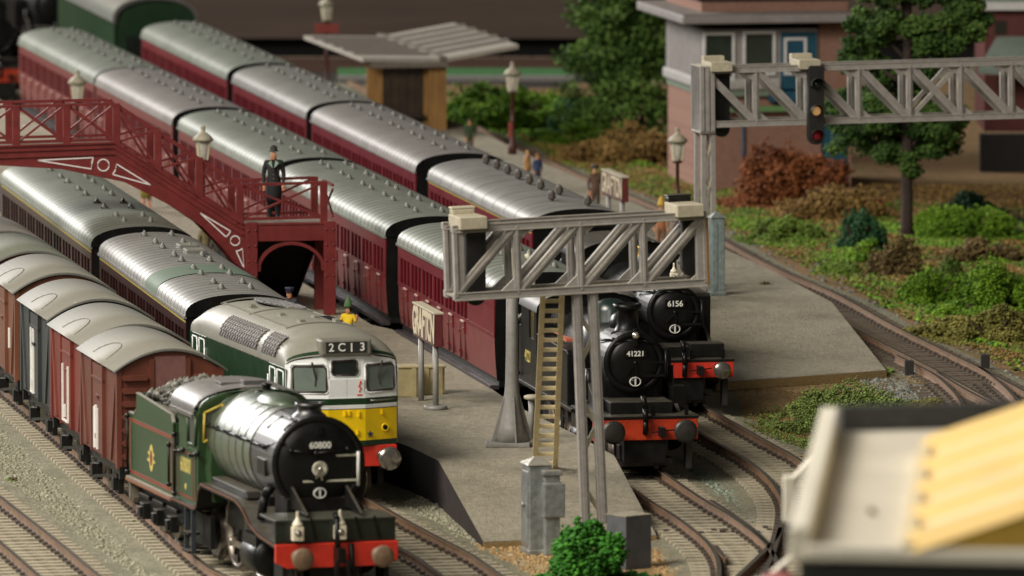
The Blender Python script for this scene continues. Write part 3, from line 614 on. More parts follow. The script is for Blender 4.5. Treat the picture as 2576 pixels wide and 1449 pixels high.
van('brown box van next to the green tender, pinkish patch on its end', LVAN.p(vx[0] - .1, 0), LVAN.az + 2, VB[0], vr1, [(-2.85, -2.79, 1.4, 2.35), (-2.45, -2.39, 1.4, 2.35), (-2.70, -2.55, 1.75, 2.4), (-2.70, -2.58, 1.42, 1.62)], patch=mat('pink_brown_panel', (.19, .085, .075), .6))
van('red-brown box van with long thin white lines on its door', LVAN.p(vx[1], .0), LVAN.az + 1.5, VB[1], vr1, [(-2.95, -2.90, 1.45, 2.75), (-2.15, -2.10, 1.45, 2.75), (-2.95, -2.1, 1.40, 1.44), (-2.65, -2.58, 1.5, 1.8)])
van('dark grey box van with pale vertical lines', LVAN.p(vx[2], .0), LVAN.az + 1, VB[2], vr1, [(-2.95, -2.89, 1.45, 3.0), (-2.55, -2.49, 1.45, 3.0), (-2.75, -2.67, 1.7, 2.5), (-3.0, -2.45, 1.40, 1.44)])
van('tan-brown box van behind the dark grey one', LVAN.p(vx[3], .0), LVAN.az, VB[3], vr1, [(-.9, -.8, 2.0, 2.5)])
van('box van with a green-grey roof at the left edge', LVAN.p(vx[3] - 6.1), LVAN.az, VB[1], vr2, [])
van('farthest box van at the left edge, warm grey roof', LVAN.p(vx[3] - 12.0), LVAN.az, VB[0], vr3, [])
# ------------------------------------------------------------ locomotives
def smokebox(t, x, zc, r, depth, num, numy=.42, straps=None, ring=.09, shed='shed', numsize=.20):
    obj('smokebox', MB().lathe([(r, -depth), (r, -.04), (r + .015, -.03), (r + .015, 0), (r - ring * .4, .015)], (x, 0, zc), (1, 0, 0), 36), m_smoke, t)
    d = obj('smokebox_door', MB().lathe([(r - ring * .4, 0), (r - ring, .02), (r - ring - .02, .05), (r * .7, .10), (r * .4, .135), (0, .15)], (x, 0, zc), (1, 0, 0), 36), m_black, t)
    obj('door_ring', MB().lathe([(r + .02, -.02), (r + .03, .03), (r - ring, .045), (r - ring - .01, .02)], (x, 0, zc), (1, 0, 0), 36, cap=False), m_black, t)
    w = numsize * len(num) * .62
    p = obj('number_plate', MB().box(x + .13, x + .17, -w / 2 - .04, w / 2 + .04, zc + numy - numsize * .62, zc + numy + numsize * .62), m_black, t, .008)
    text('number', num, numsize * 1.15, m_num, p, (x + .174, 0, zc + numy), FRONT, bold=.004)
    s = obj('shed_plate', MB().lathe([(.145, 0), (.145, .012), (.115, .012), (.115, .006), (0, .006)], (x + .135, 0, zc - r * .62), (1, 0, 0), 20), m_num, t)
    s.scale = (1, 1, .8); s.location = (0, 0, (zc - r * .62) * .2)
    obj('shed_plate_centre', MB().lathe([(.112, 0), (.112, .01), (0, .01)], (x + .137, 0, zc - r * .62), (1, 0, 0), 16).box(x + .145, x + .149, -.02, .02, zc - r * .62 - .1, zc - r * .62 + .1, 1), [m_black, m_num], s)
    return d
def steam_wheel(m, x, y, r, n=14):
    z = .3 + r
    m.lathe([(r + .05, -.07), (r + .05, -.02), (r, 0), (r, .10), (r - .12, .10), (r - .12, -.05)], (x, y, z), (0, 1 if y > 0 else -1, 0), 28, 1, cap=False)
    for k in range(n):
        a = 2 * math.pi * k / n; m.bar((x, y, z), (x + (r - .08) * math.cos(a), y, z + (r - .08) * math.sin(a)), .05, .05, 0, (0, 1, 0))
    m.cyl((x, y - .08, z), (x, y + .08, z), .16, .16, 12, 0); return m
def drivers(t, xs, r, rods=True):
    for x in xs:
        for s in (-1, 1): obj('driving_wheel', steam_wheel(MB(), x, s * .66, r), [m_under, m_wheel], t)
        
    if rods:
        for s in (-1, 1):
            m = MB(); zz = .3 + r - .28
            m.bar((xs[0], s * .86, zz), (xs[-1], s * .86, zz), .05, .13)
            for x in xs: m.cyl((x, s * .72, zz), (x, s * .92, zz), .10, .10, 10)
            obj('coupling_rod', m, mat('rod_steel', (.28, .24, .19), .4, .2, metal=.7), t)
            m = MB().bar((xs[0], s * .94, zz), (xs[0] + 1.8, s * .94, .3 + r), .05, .12).bar((xs[0] + 1.6, s * .94, .3 + r + .12), (xs[0] + .2, s * .94, .3 + r + .55), .04, .07).bar((xs[0] + .3, s * .94, zz + .3), (xs[0] + .5, s * .94, .3 + r + .8), .04, .07)
            obj('connecting_rod', m, mat('rod_steel', (.28, .24, .19), .4), t)
def handrail(t, pts, m=None, knobs=True, r=.028):
    b = MB().tube(pts, r, 6)
    if knobs:
        for p in pts: b.ball(p, .06, 8)
    return obj('handrail', b, m or m_black, t)
def head_lamp(t, x, y, z, m=None, k=1.0, lens=m_steel):
    l = obj('lamp', MB().box(x - .1 * k, x + .1 * k, y - .12 * k, y + .12 * k, z, z + .30 * k).lathe([(.10 * k, 0), (.12 * k, .05), (.05 * k, .14 * k), (.03 * k, .2 * k)], (x, y, z + .3 * k), n=10).box(x - .02, x + .02, y - .03 * k, y + .03 * k, z + .45 * k, z + .62 * k), m or mat('lamp_ivory', (.78, .72, .56), .45, .08), t, .02 * k)
    obj('lens', MB().lathe([(.075 * k, 0), (.06 * k, .03), (0, .045)], (x + .1 * k, y, z + .16 * k), (1, 0, 0), 12), lens, l)
def coal_heap(t, x0, x1, y, z, n, h):
    P = np.column_stack([RNG.uniform(x0, x1, n), RNG.uniform(-y, y, n), np.zeros(n)])
    P[:, 2] = z + h * (1 - (P[:, 1] / y) ** 2 * .7) * np.sin(np.clip((P[:, 0] - x0) / (x1 - x0), .05, .95) * math.pi) ** .6 + RNG.uniform(-.03, .05, n)
    o = lumps('coal', P, RNG.uniform(.05, .13, n), m_coal, t); o['kind'] = 'stuff'
    obj('coal_bed', MB().box(x0, x1, -y, y, z - .2, z), m_coal, t)

# --- green tender engine 60800
V = thing('steam_locomotive', 'green steam engine numbered 60800 with a shiny boiler and red buffer beam', 'steam engine', E1, head(AZ1))
ZB, RB = 3.02, .985
bm = MB().py([(-.62, 1.02), (-.5, 1.02), (-.5, 1.52), (-.62, 1.52)], -1.05, 1.05).px([(-1.32, 1.14), (-1.05, 1.0), (-1.05, 1.52), (-1.32, 1.52)], -.62, -.5).px([(1.05, 1.0), (1.32, 1.14), (1.32, 1.52), (1.05, 1.52)], -.62, -.5)
obj('buffer_beam', bm, m_red, V, .01)
buffers(V, 0, 1.27, m_rustb, .235)
hook = obj('coupling_hook', MB().box(-.55, -.1, -.08, .08, 1.15, 1.45).box(-.2, .0, -.16, -.08, .7, 1.2).box(-.2, 0, .08, .16, .7, 1.2).box(-.16, -.02, -.16, .16, .55, .72).cyl((-.5, .3, 1.5), (-.35, .3, .8), .06, .06, 8), m_black, V, .015)
obj('vacuum_pipe', MB().tube([(-.56, -.02, 2.12), (-.42, -.02, 2.05), (-.40, -.02, 1.2)], .06, 8), m_black, V)
pl = [(-1.3, 1.52), (1.3, 1.52), (1.3, 1.98), (-1.3, 1.98)]
fp = obj('front_plate', MB().px(pl, -.72, -.62).box(-1.9, -.60, -1.31, 1.31, 1.96, 2.02), mat('front_plate_dark_green', (.012, .018, .012), .35, .2, 3, dust=.15), V, .015)
for y in (-.42, .55, .95): obj('plate_bracket', MB().bar((-.60, y, 1.6), (-.60, y - .12, 2.05), .03, .05), m_black, fp)
head_lamp(V, -.48, -.86, 1.60); head_lamp(V, -.48, .06, 1.60)
obj('frame_plate', MB().py([(-.7, 2.1), (-2.1, 2.1), (-2.1, 2.62)], -.62, -.56).py([(-.7, 2.1), (-2.1, 2.1), (-2.1, 2.62)], .56, .62).box(-2.9, -1.9, -.7, .7, 1.5, 2.3), m_blackdust, V)
smokebox(V, -2.0, ZB, RB, 1.9, '60800', .40, ring=.10, numsize=.165)
for z in (.17, -.36): obj('hinge_strap', MB().box(-1.895, -1.865, -.36, .84, ZB + z - .022, ZB + z + .022), mat('strap_cream', (.58, .56, .44), .45), V, .008)
obj('hinge_post', MB().cyl((-1.88, .84, ZB - .48), (-1.88, .84, ZB + .24), .035, .035, 8), m_num, V)
dh = obj('door_handle', MB().lathe([(.17, 0), (.17, .03), (.12, .04), (.1, .02), (0, .02)], (-1.87, .0, ZB - .10), (1, 0, 0), 20), mat('handle_cream', (.55, .53, .42), .4), V)
obj('dart', MB().bar((-1.82, 0, ZB - .10), (-1.82, -.10, ZB - .30), .03, .04).bar((-1.80, 0, ZB - .10), (-1.80, .03, ZB - .34), .03, .04).ball((-1.82, 0, ZB - .10), .05, 8), m_steel, dh)
handrail(V, [(-1.86, -.62, ZB + .30), (-1.80, -.1, ZB + .24), (-1.84, .6, ZB + .30)])
obj('smokebox_lamp_bracket', MB().box(-1.93, -1.85, -.05, .05, ZB + .62, ZB + .80), m_black, V)
bo = obj('boiler', MB().lathe([(RB + .09, -7.15), (RB + .08, -6.2), (RB + .04, -5.0), (RB, -3.9)], (0, 0, ZB), (1, 0, 0), 44, cap=False), m_boiler, V)
for i, x in enumerate((-3.92, -4.45, -4.98, -5.5, -6.05, -6.6, -7.1)):
    rr = RB + .012 + (-3.9 - x) / 3.25 * .09
    obj('boiler_band', MB().lathe([(rr, -.028), (rr + .005, -.024), (rr + .005, .024), (rr, .028)], (x, 0, ZB), (1, 0, 0), 44, 0, False).lathe([(rr + .001, -.050), (rr + .004, -.048), (rr + .004, -.028)], (x, 0, ZB), (1, 0, 0), 44, 1, False), [mat('band_dark_green', (.022, .036, .018), .4, spec=.8, coat=.5), m_line_red], V)
obj('smokebox_strip', MB().tube([(-2.2, -RB * math.cos(a), ZB + RB * math.sin(a)) for a in (R(45), R(55), R(65))] + [(-3.2, -RB * math.cos(R(65)), ZB + RB * math.sin(R(65))), (-3.3, -RB * math.cos(R(40)), ZB + RB * math.sin(R(40)))], .03, 6), m_smoke, V)
obj('chimney', MB().lathe([(.44, -.16), (.34, -.02), (.26, .04), (.25, .13), (.30, .16), (.30, .23), (.23, .23), (.21, .12)], (-2.7, 0, ZB + RB), n=28), m_smoke, V)
dm = MB()
for i in range(7):
    a = i / 6 * math.pi / 2; 
dm.lathe([(.62, -.24), (.60, -.08), (.50, .06), (.30, .15), (0, .18)], (0, 0, 0), n=28)
dmo = obj('dome', dm, m_boiler, V, loc=(-5.2, 0, ZB + RB + .05), scale=(1.5, .70, .62))
obj('firebox', MB().loft([[(x, y * k, 1.65 + (z - 1.65) * q) for y, z in [(-1.02, 1.65), (-1.12, 2.4)] + [(-1.06 * math.cos(a), ZB + 1.04 * math.sin(a)) for a in [math.pi * j / 16 for j in range(1, 16)]] + [(1.12, 2.4), (1.02, 1.65)]] for x, k, q in ((-6.9, .96, .98), (-8.0, 1.04, 1.02))], cap=True), m_green, V)
# cab: wedge front, roof, side sheets
cb = MB()
for s in (-1, 1):
    y0, y1 = s * 1.22, s * 1.27
    cb.py([(-9.15, 1.50), (-7.45, 1.50), (-7.45, 2.72), (-8.15, 2.72), (-8.15, 3.55), (-9.05, 3.55), (-9.05, 3.30), (-8.9, 3.25), (-8.9, 2.72), (-9.15, 2.6)], y0, y1)
    cb.py([(-8.25, 2.7), (-7.35, 2.7), (-7.25, 3.55), (-8.25, 3.55)], s * 1.23, s * 1.26)
fr_ = [(-1.26, 1.6), (1.26, 1.6), (1.26, 3.5)] + [(-y * .97, z) for y, z in roof_arc(1.28, 3.5, .58, 16)][1:-1] + [(-1.26, 3.5)]
cb.prism(fr_, lambda a, b: (-7.30 + (.55 - abs(a) * .44), a, b), lambda a, b: (-7.38 + (.55 - abs(a) * .44), a, b))
obj('cab', cb, m_green, V)
ca = roof_arc(1.32, 3.50, .60, 20); obj('cab_roof', MB().loft([[(-9.5, y, z) for y, z in ca], [(-7.6, y, z) for y, z in ca], [(-7.45, y, z - .03) for y, z in ca]], ).box(-9.45, -7.45, -1.36, -1.28, 3.44, 3.52).box(-9.45, -7.45, 1.28, 1.36, 3.44, 3.52), m_cabroof, V)
obj('roof_vent', MB().box(-8.6, -8.0, -.55, .0, 4.08, 4.13).box(-7.9, -7.6, -.15, .35, 4.09, 4.2), m_cabroof, V, .01)
obj('safety_valve', MB().lathe([(.2, 0), (.2, .1), (.1, .14), (.1, .3), (.14, .32), (0, .36)], (-6.7, .12, ZB + .86), n=12).lathe([(.2, 0), (.12, .14), (.1, .22), (0, .26)], (-6.4, -.1, ZB + .84), n=12), m_black, V)
for s in (-1, 1):
    wn = obj('cab_window', MB().box(-8.05, -7.45, s * 1.268 - .006, s * 1.268 + .006, 2.85, 3.42), m_glassd, V)
    wf = MB() if False else MB().tube([(-8.07, s * 1.285, 2.84), (-7.42, s * 1.285, 2.84), (-7.36, s * 1.285, 3.44), (-8.07, s * 1.285, 3.44), (-8.07, s * 1.285, 2.84)], .028, 6); obj('window_frame', wf, m_green, wn)
fw = obj('spectacle_window', MB().add([(-7.22, -1.14, 2.95), (-6.99, -.86, 3.15), (-6.97, -.80, 3.75), (-7.20, -1.12, 3.55)], [(0, 1, 2, 3)]), m_glassd, V)
obj('window_frame', MB().tube([(-7.20, -1.15, 2.93), (-6.97, -.85, 3.13), (-6.95, -.78, 3.77), (-7.18, -1.13, 3.57), (-7.20, -1.15, 2.93)], .03, 6), m_goldl, fw)
for z0, z1, x0, x1 in ((1.62, 2.62, -8.95, -7.62),):
    obj('number_panel', MB().box(x0, x1, -1.278, -1.272, z0, z1).box(x0 + .05, x1 - .05, -1.281, -1.276, z0 + .05, z1 - .05, 1), [m_line_red, m_green], V)
text('number', '60800', .46, m_numy, V, (-8.28, -1.284, 2.3), LEFT, sx=.78, bold=.006)
obj('works_plate', MB().cyl((-8.28, -1.27, 1.85), (-8.28, -1.29, 1.85), .07, .07, 14), m_numy, V)
# running plate
rp = [(-9.3, 1.50), (-7.45, 1.50), (-7.22, 1.60), (-7.05, 1.95), (-6.85, 2.10), (-3.9, 2.10), (-3.3, 1.98), (-2.7, 1.72), (-1.9, 1.58), (-.62, 1.52)]
m = MB(); 
for (a, b), (c, d) in zip(rp[:-1], rp[1:]):
    for s in (-1, 1): m.prism([(a, b), (c, d), (c, d - .05), (a, b - .05)], lambda p, q, s=s: (p, s * .55, q), lambda p, q, s=s: (p, s * 1.30, q), 0)
obj('running_plate', m, m_blackdust, V)
m = MB()
for (a, b), (c, d) in zip(rp[:-1], rp[1:]): m.bar((a, -1.31, b - .04), (c, -1.31, d - .04), .02, .10, 0).bar((a, -1.325, b - .03), (c, -1.325, d - .03), .008, .022, 1)
obj('running_plate_edge', m, [m_black, m_line_or], V)
obj('splasher', MB().py([(-6.7, 2.1), (-3.7, 2.1), (-3.8, 2.26), (-6.6, 2.26)], -1.12, -.80).py([(-6.7, 2.1), (-3.7, 2.1), (-3.8, 2.26), (-6.6, 2.26)], .80, 1.12).box(-6.9, -3.3, -.75, .75, 1.2, 2.2), m_blackdust, V, .03)
obj('cylinder', MB().lathe([(.36, 0), (.40, .06), (.40, 1.15), (.36, 1.22), (.2, 1.26), (0, 1.26)], (-3.35, -.98, 1.02), (1, 0, 0), 20).lathe([(.36, 0), (.40, .06), (.40, 1.15), (.36, 1.22), (0, 1.26)], (-3.35, .98, 1.02), (1, 0, 0), 20).box(-3.3, -2.2, -1.30, 1.30, 1.02, 1.5), m_black, V)
drivers(V, (-3.95, -5.95), .90); 
for x, r in ((-1.55, .46), (-7.9, .54)): obj('wheel_set', wheelset(MB(), x, r), [m_under, m_wheel], V)
obj('main_frame', MB().box(-9.2, -.7, -.5, .5, .6, 1.5).box(-8.8, -7.2, -1.0, -.9, .6, 1.3).box(-1.3, -.6, 1.05, 1.15, .35, 1.2).box(-1.3, -.6, -1.15, -1.05, .35, 1.2), m_under, V)
handrail(V, [(-1.95, -.80, ZB + .48), (-2.8, -.97, ZB + .30), (-3.7, -.98, ZB + .30), (-4.6, -1.0, ZB + .30), (-5.5, -1.03, ZB + .30), (-6.4, -1.05, ZB + .30), (-7.1, -1.07, ZB + .30)], m_black, r=.036)
obj('lubricator_box', MB().box(-3.2, -2.55, -1.02, -.86, ZB - .30, ZB + .05), m_blackdust, V, .02)
obj('steam_pipe', MB().tube([(-2.5, -.86, ZB - .5), (-2.55, -1.02, 2.3), (-2.7, -1.05, 1.8)], .10, 8), m_black, V)
for z0 in (.45, .85): obj('cab_step', MB().box(-8.3, -7.75, -1.36, -1.1, z0, z0 + .05), m_blackdust, V)
obj('step_hanger', MB().box(-8.35, -8.28, -1.3, -1.2, .45, 1.5).box(-7.77, -7.70, -1.3, -1.2, .45, 1.5), mat('step_blue_black', (.03, .038, .045), .45), V)
# tender (a vehicle of its own)
TX = -9.45; TL = 4.0
TT = thing('tender', 'green coal tender with a gold and red crest behind the 60800 engine', 'tender', E1 + Vector((-D1.x * -TX * -1, 0, 0)) * 0 + E1 * 0 + (E1 + D1 * TX) - E1, head(AZ1))
sd = [(0, 1.50), (0, 3.10), (-.12, 3.28), (-3.15, 3.42), (-3.3, 3.42), (-3.36, 3.02), (-3.5, 2.92), (-3.95, 2.92), (-3.95, 1.50)]
tb = MB()
for s in (-1, 1): tb.py(sd, s * 1.22, s * 1.27)
tb.box(-4.0, -3.95, -1.27, 1.27, 1.5, 2.92).box(-3.4, -3.3, -1.25, 1.25, 2.5, 3.42).box(-.1, 0, -1.2, 1.2, 1.5, 3.1).box(-3.95, -.1, -1.22, 1.22, 1.5, 2.7)
obj('tender_tank', tb, m_green, TT, .01)
m = MB(); e = [(-.02, 3.12), (-.12, 3.29), (-3.15, 3.43), (-3.3, 3.43), (-3.36, 3.04), (-3.5, 2.94), (-3.97, 2.94)]
for (a, b), (c, d) in zip(e[:-1], e[1:]): m.bar((a, -1.245, b), (c, -1.245, d), .075, .02).bar((a, 1.245, b), (c, 1.245, d), .075, .02)
obj('tank_rim', m, mat('rim_dusty', (.33, .31, .27), .5), TT)
m = MB()
for z, k in ((2.78, 0), (1.62, 0)): m.box(-3.9, -.06, -1.276, -1.27, z - .035, z + .035, 1).box(-3.9, -.06, -1.279, -1.272, z + .028, z + .04, 0).box(-3.9, -.06, -1.279, -1.272, z - .04, z - .028, 0)
for x in (-3.86, -.1): m.box(x - .035, x + .035, -1.276, -1.27, 1.62, 2.78, 0)
obj('lining', m, [m_line_or, m_line_red], TT)
cr = obj('crest', MB().cyl((-1.95, -1.27, 2.12), (-1.95, -1.279, 2.12), .11, .11, 16, 0).box(-2.3, -1.6, -1.278, -1.272, 2.06, 2.10, 1).box(-2.24, -1.66, -1.278, -1.272, 2.16, 2.20, 1).cyl((-1.95, -1.27, 2.12), (-1.95, -1.276, 2.12), .19, .19, 16, 1), [m_line_red, m_numy], TT); cr.scale = (1, 1, 1.6); cr.location = (0, 0, -2.12 * .6)
coal_heap(TT, -3.25, -.25, 1.12, 3.30, 560, .50)
obj('footplate', MB().box(-4.05, .05, -1.34, 1.34, 1.42, 1.50).box(-4.1, -4.0, -1.25, 1.25, 1.0, 1.45), mat('footplate_dusty', (.20, .18, .14), .6, dust=.6), TT)
obj('footplate_edge', MB().box(-4.05, .05, -1.352, -1.34, 1.40, 1.46), m_line_or, TT)
obj('tender_frame', MB().py([(-4.0, 1.42), (-4.0, .9), (-3.4, .75), (-.6, .75), (0, .9), (0, 1.42)], -1.04, -.98).py([(-4.0, 1.42), (-4.0, .9), (-3.4, .75), (-.6, .75), (0, .9), (0, 1.42)], .98, 1.04), m_under, TT)
for x in (-.7, -1.95, -3.2):
    obj('axlebox', MB().box(x - .18, x + .18, -1.2, -1.0, .62, .98).box(x - .12, x + .12, -1.26, -1.15, .68, .9).bar((x - .45, -1.1, 1.12), (x + .45, -1.1, 1.12), .08, .10), m_blackdust, TT, .02)
    obj('wheel_set', wheelset(MB(), x, .52), [m_under, m_wheel], TT)
handrail(TT, [(-.14, -1.33, 1.75), (-.14, -1.33, 2.62)]); handrail(TT, [(-3.92, -1.33, 1.6), (-3.92, -1.33, 2.85)]); handrail(V, [(-9.1, -1.33, 1.6), (-9.1, -1.33, 2.9)]); handrail(V, [(-9.0, -1.33, 2.55), (-8.2, -1.36, 2.66)]); handrail(V, [(-7.6, -1.33, 2.62), (-7.15, -1.30, 2.7)])
obj('cab_door', MB().box(-9.44, -9.2, -1.25, -1.2, 1.5, 2.7).box(-9.42, -9.22, -1.2, 1.2, 1.5, 2.9), m_black, V)

# --- tank engines
def tank_engine(label, p, az, num, L, zc, r, tank, cabx, tankz, ch, chz, dome, beamm, sidenum=None, plain=False, group=None, bz=(1.10, 1.60)):
    t = thing('steam_locomotive', label, 'steam engine', p, head(az), group)
    obj('buffer_beam', MB().box(-.62, -.52, -1.26, 1.26, *bz), beamm, t, .01)
    rv = MB()
    for y in np.linspace(-1.2, 1.2, 17):
        for z in (bz[0] + .05, bz[1] - .05): rv.ball((-.52, y, z), .016, 6)
    obj('rivet_row', rv, beamm, t)['kind'] = 'stuff'
    buffers(t, 0, 1.35, mat('buffer_dark', (.045, .042, .038), .38, .15, 4, metal=.3) if not plain else m_steel, .28 if not plain else .22)
    obj('front_platform', MB().box(-3.2, -.5, -1.28, 1.28, bz[1], bz[1] + .07).box(-2.2, -1.0, -.75, .75, bz[1] + .05, bz[1] + .35).py([(-3.0, bz[1] + .05), (-1.2, bz[1] + .05), (-3.0, zc - .3)], -1.0, -.9).py([(-3.0, bz[1] + .05), (-1.2, bz[1] + .05), (-3.0, zc - .3)], .9, 1.0), m_blackdust, t, .015)
    obj('saddle', MB().box(-3.4, -2.0, -.6, .6, bz[1], zc - r * .6), m_black, t)
    smokebox(t, -1.9, zc, r, 1.8, num, .22, ring=.12, numsize=.15 if not plain else .175)
    obj('dart', MB().bar((-1.74, 0, zc - .02), (-1.74, -.22, zc - .24), .03, .05).bar((-1.72, 0, zc), (-1.72, .02, zc - .30), .03, .04).ball((-1.75, 0, zc), .06, 8), m_black, t)
    obj('hinge_strap', MB().box(-1.82, -1.78, .15, r + .05, zc - .02, zc + .03).box(-1.82, -1.78, .15, r + .05, zc - .34, zc - .28).cyl((-1.8, r + .03, zc - .4), (-1.8, r + .03, zc + .3), .04, .04, 8), m_black, t)
    obj('boiler', MB().lathe([(r * 1.03, -cabx + 0), (r, 0)], (-3.6, 0, zc), (1, 0, 0), 32) if False else MB().lathe([(r * 1.08, 0), (r, cabx - 3.6)], (-cabx, 0, zc), (1, 0, 0), 32), m_smoke, t)
    obj('chimney', MB().lathe([(.42, -.12), (.30, .02), (.25, .12), (.235, ch - .16), (.33, ch - .12), (.34, ch), (.25, ch), (.2, ch - .2)], (-2.75, 0, zc + r - .02), n=24), m_black, t)
    obj('dome', MB().lathe([(.52, -.15), (.44, .02), (.43, .28), (.36, .44), (.2, .53), (0, .56)], (dome, 0, zc + r - .02), n=24), mat('dome_green_black', (.012, .028, .022), .3, .2, spec=.8), t)
    obj('top_feed', MB().ball((-3.55, 0, zc + r + .02), .36, 14, 0, (1.2, .8, .9)), m_black, t)
    for s in (-1, 1):
        tk = obj('side_tank', MB().py([(-tank, bz[1]), (-cabx, bz[1]), (-cabx, tankz), (-tank - .1, tankz - .03), (-tank, tankz - .1)], s * .72, s * 1.27), m_black if not plain else m_blackdust, t, .03)
        if s < 0:
            rr = MB()
            for x in np.arange(-cabx + .1, -tank - .05, .16):
                for z in (bz[1] + .12, tankz - .12): rr.ball((x, -1.27, z), .014, 5)
            for z in np.arange(bz[1] + .12, tankz - .1, .16):
                for x in (-tank - .12, (-tank - cabx) / 2): rr.ball((x, -1.27, z), .014, 5)
            obj('rivet_row', rr, m_blackdust, tk)['kind'] = 'stuff'
    cabl = L - cabx - 1.6; x0, x1 = -cabx - cabl, -cabx
    c = MB()
    for s in (-1, 1):
        c.py([(x0, bz[1]), (x1, bz[1]), (x1, 3.45), (x1 - .3, 3.5), (x1 - .3, 2.75), (x1 - .95, 2.75), (x1 - .95, 3.5), (x0, 3.5)], s * 1.22, s * 1.275)
    fp_ = [(-1.24, 1.6), (1.24, 1.6), (1.24, 3.45)] + [(-y * .97, z) for y, z in roof_arc(1.26, 3.45, .5, 14)][1:-1] + [(-1.24, 3.45)]
    c.px(fp_, x1 - .06, x1).px(fp_, x0, x0 + .06); obj('cab', c, m_black, t)
    ar = roof_arc(1.30, 3.45, .52, 18); obj('cab_roof', MB().loft([[(x0 - .2, y, z) for y, z in ar], [(x1 + .15, y, z) for y, z in ar]]), m_blackdust if plain else mat('cab_roof_dusty', (.08, .078, .074), .5, dust=.4), t)
    for y in (-.72, .72): obj('spectacle_window', MB().cyl((x1, y, 3.3), (x1 + .02, y, 3.3), .2, .2, 16), m_glassd, t)
    obj('cab_window', MB().box(x1 - .93, x1 - .32, -1.25, -1.235, 2.76, 3.48), m_glassd, t)
    bk = obj('bunker', MB().box(-L + .1, x0, -1.27, 1.27, bz[1], 2.95), m_black, t, .02); coal_heap(t, -L + .2, x0 - .1, 1.1, 2.95, 160, .3)
    if sidenum:
        text('number', sidenum, .40, m_numy, t, ((x0 + x1) / 2 - .1, -1.282, 2.25), LEFT, sx=.8, bold=.004)
        rr = MB()
        for z in np.arange(bz[1] + .1, 3.4, .15):
            for x in (x0 + .06, x1 - .08): rr.ball((x, -1.275, z), .016, 5)
        obj('rivet_row', rr, m_blackdust, t)['kind'] = 'stuff'; handrail(t, [(x0 - .1, -1.34, 1.75), (x0 - .1, -1.34, 3.0)])
    obj('running_plate', MB().box(-L, -3.0, -1.32, 1.32, bz[1] - .09, bz[1] - .01), m_blackdust, t, .01)
    drivers(t, (-4.4, -5.8, -7.2), .62)
    for x in (-1.75, -9.3): obj('wheel_set', wheelset(MB(), x, .40), [m_under, m_wheel], t)
    obj('pony_truck', MB().box(-1.55, -1.0, -.75, .75, .42, .62).box(-1.7, -.95, -.55, .55, .6, .95).box(-1.02, -.96, .3, .42, .35, .8).box(-1.2, -.9, 1.05, 1.2, .35, 1.05), m_boardk, t, .02)
    obj('cylinder', MB().lathe([(.30, 0), (.33, .05), (.33, .85), (.28, .9), (0, .92)], (-3.3, -1.0, .95), (1, 0, 0), 18).lathe([(.30, 0), (.33, .05), (.33, .85), (0, .92)], (-3.3, 1.0, .95), (1, 0, 0), 18).box(-3.3, -2.45, -1.25, 1.25, 1.0, bz[1] - .1), m_black, t)
    obj('main_frame', MB().box(-L + .1, -.6, -.5, .5, .55, bz[1]), m_under, t)
    hose = [(-.48, -.02, bz[1] - .35), (-.40, -.02, bz[1] - .05), (-.46, -.02, bz[1] + .25), (-.52, -.06, bz[1] + .55)]
    obj('brake_hose', MB().tube(hose, .065, 8), m_black, t); obj('coupling_hook', MB().box(-.52, -.2, .30, .42, bz[0] + .1, bz[0] + .32).bar((-.3, .1, bz[0] + .2), (-.3, .65, bz[0] + .26), .03, .03), m_under, t)
    for y in (-1.05, 1.0, .2): obj('lamp_iron', MB().box(-.66, -.56, y - .04, y + .04, bz[1], bz[1] + .3), m_black, t)
    handrail(t, [(-1.95, -.5, zc + r * .75), (-3.5, -r - .02, zc + .4)]); handrail(t, [(-1.86, -r * .72, zc + .42), (-1.83, -.2, zc + .53), (-1.83, .2, zc + .53), (-1.86, r * .72, zc + .42)], r=.018, knobs=False)
    return t
K = tank_engine('front black tank engine numbered 41221 with an orange-red buffer beam', LT3.p(0, .05), LT3.az, '41221', 11.3, 2.80, .72, 3.7, 7.7, 2.95, .62, 4, -4.8, m_red2, '41221', group='black tank engines')
obj('lamp_bulb', MB().ball((-1.72, .0, 3.46), .085, 12), mat('bulb_silver', (.85, .8, .65), .15, .05, metal=.8), K); obj('lamp_bracket', MB().box(-1.80, -1.72, -.04, .04, 3.2, 3.62), m_black, K)
obj('fire_iron', MB().bar((-7.4, -.95, 3.02), (-5.2, -.85, 3.02), .04, .04).box(-5.4, -5.0, -1.05, -.7, 3.0, 3.06), mat('fire_iron_red', (.5, .13, .06), .5), K)
for y, z in ((-.95, 2.3), (1.0, 2.35)): obj('steam_pump', MB().cyl((-2.6, y, z - .4), (-2.6, y, z + .3), .11, .09, 10).lathe([(.2, 0), (.16, .06), (.05, .12)], (-2.6, y, z - .5), n=10), m_black, K)
obj('battery_box', MB().box(-2.0, -1.6, .85, 1.2, 1.7, 2.25), m_black, K, .02)
G_ = Vector((LT4.p(0).x, LT4.p(0).y, 0)); az6 = math.degrees(math.atan2(E4.x - G_.x, -(E4.y - G_.y)))
Q = tank_engine('rear black tank engine numbered 6156 beside the right platform', E4, 10.5, '6156', 12.0, 2.66, .68, 3.4, 8.0, 3.0, .75, 4, -5.0, m_red, None, True, group='black tank engines', bz=(1.12, 1.52))
obj('safety_valve', MB().lathe([(.3, 0), (.22, .1), (.18, .3), (.12, .5), (.14, .55), (0, .58)], (-6.2, 0, 3.4), n=16), m_brass, Q); head_lamp(Q, -1.9, .0, 3.42, k=.8)
obj('tool_box', MB().box(-1.5, -.9, .2, 1.1, 1.58, 1.95), m_blackdust, Q, .03)

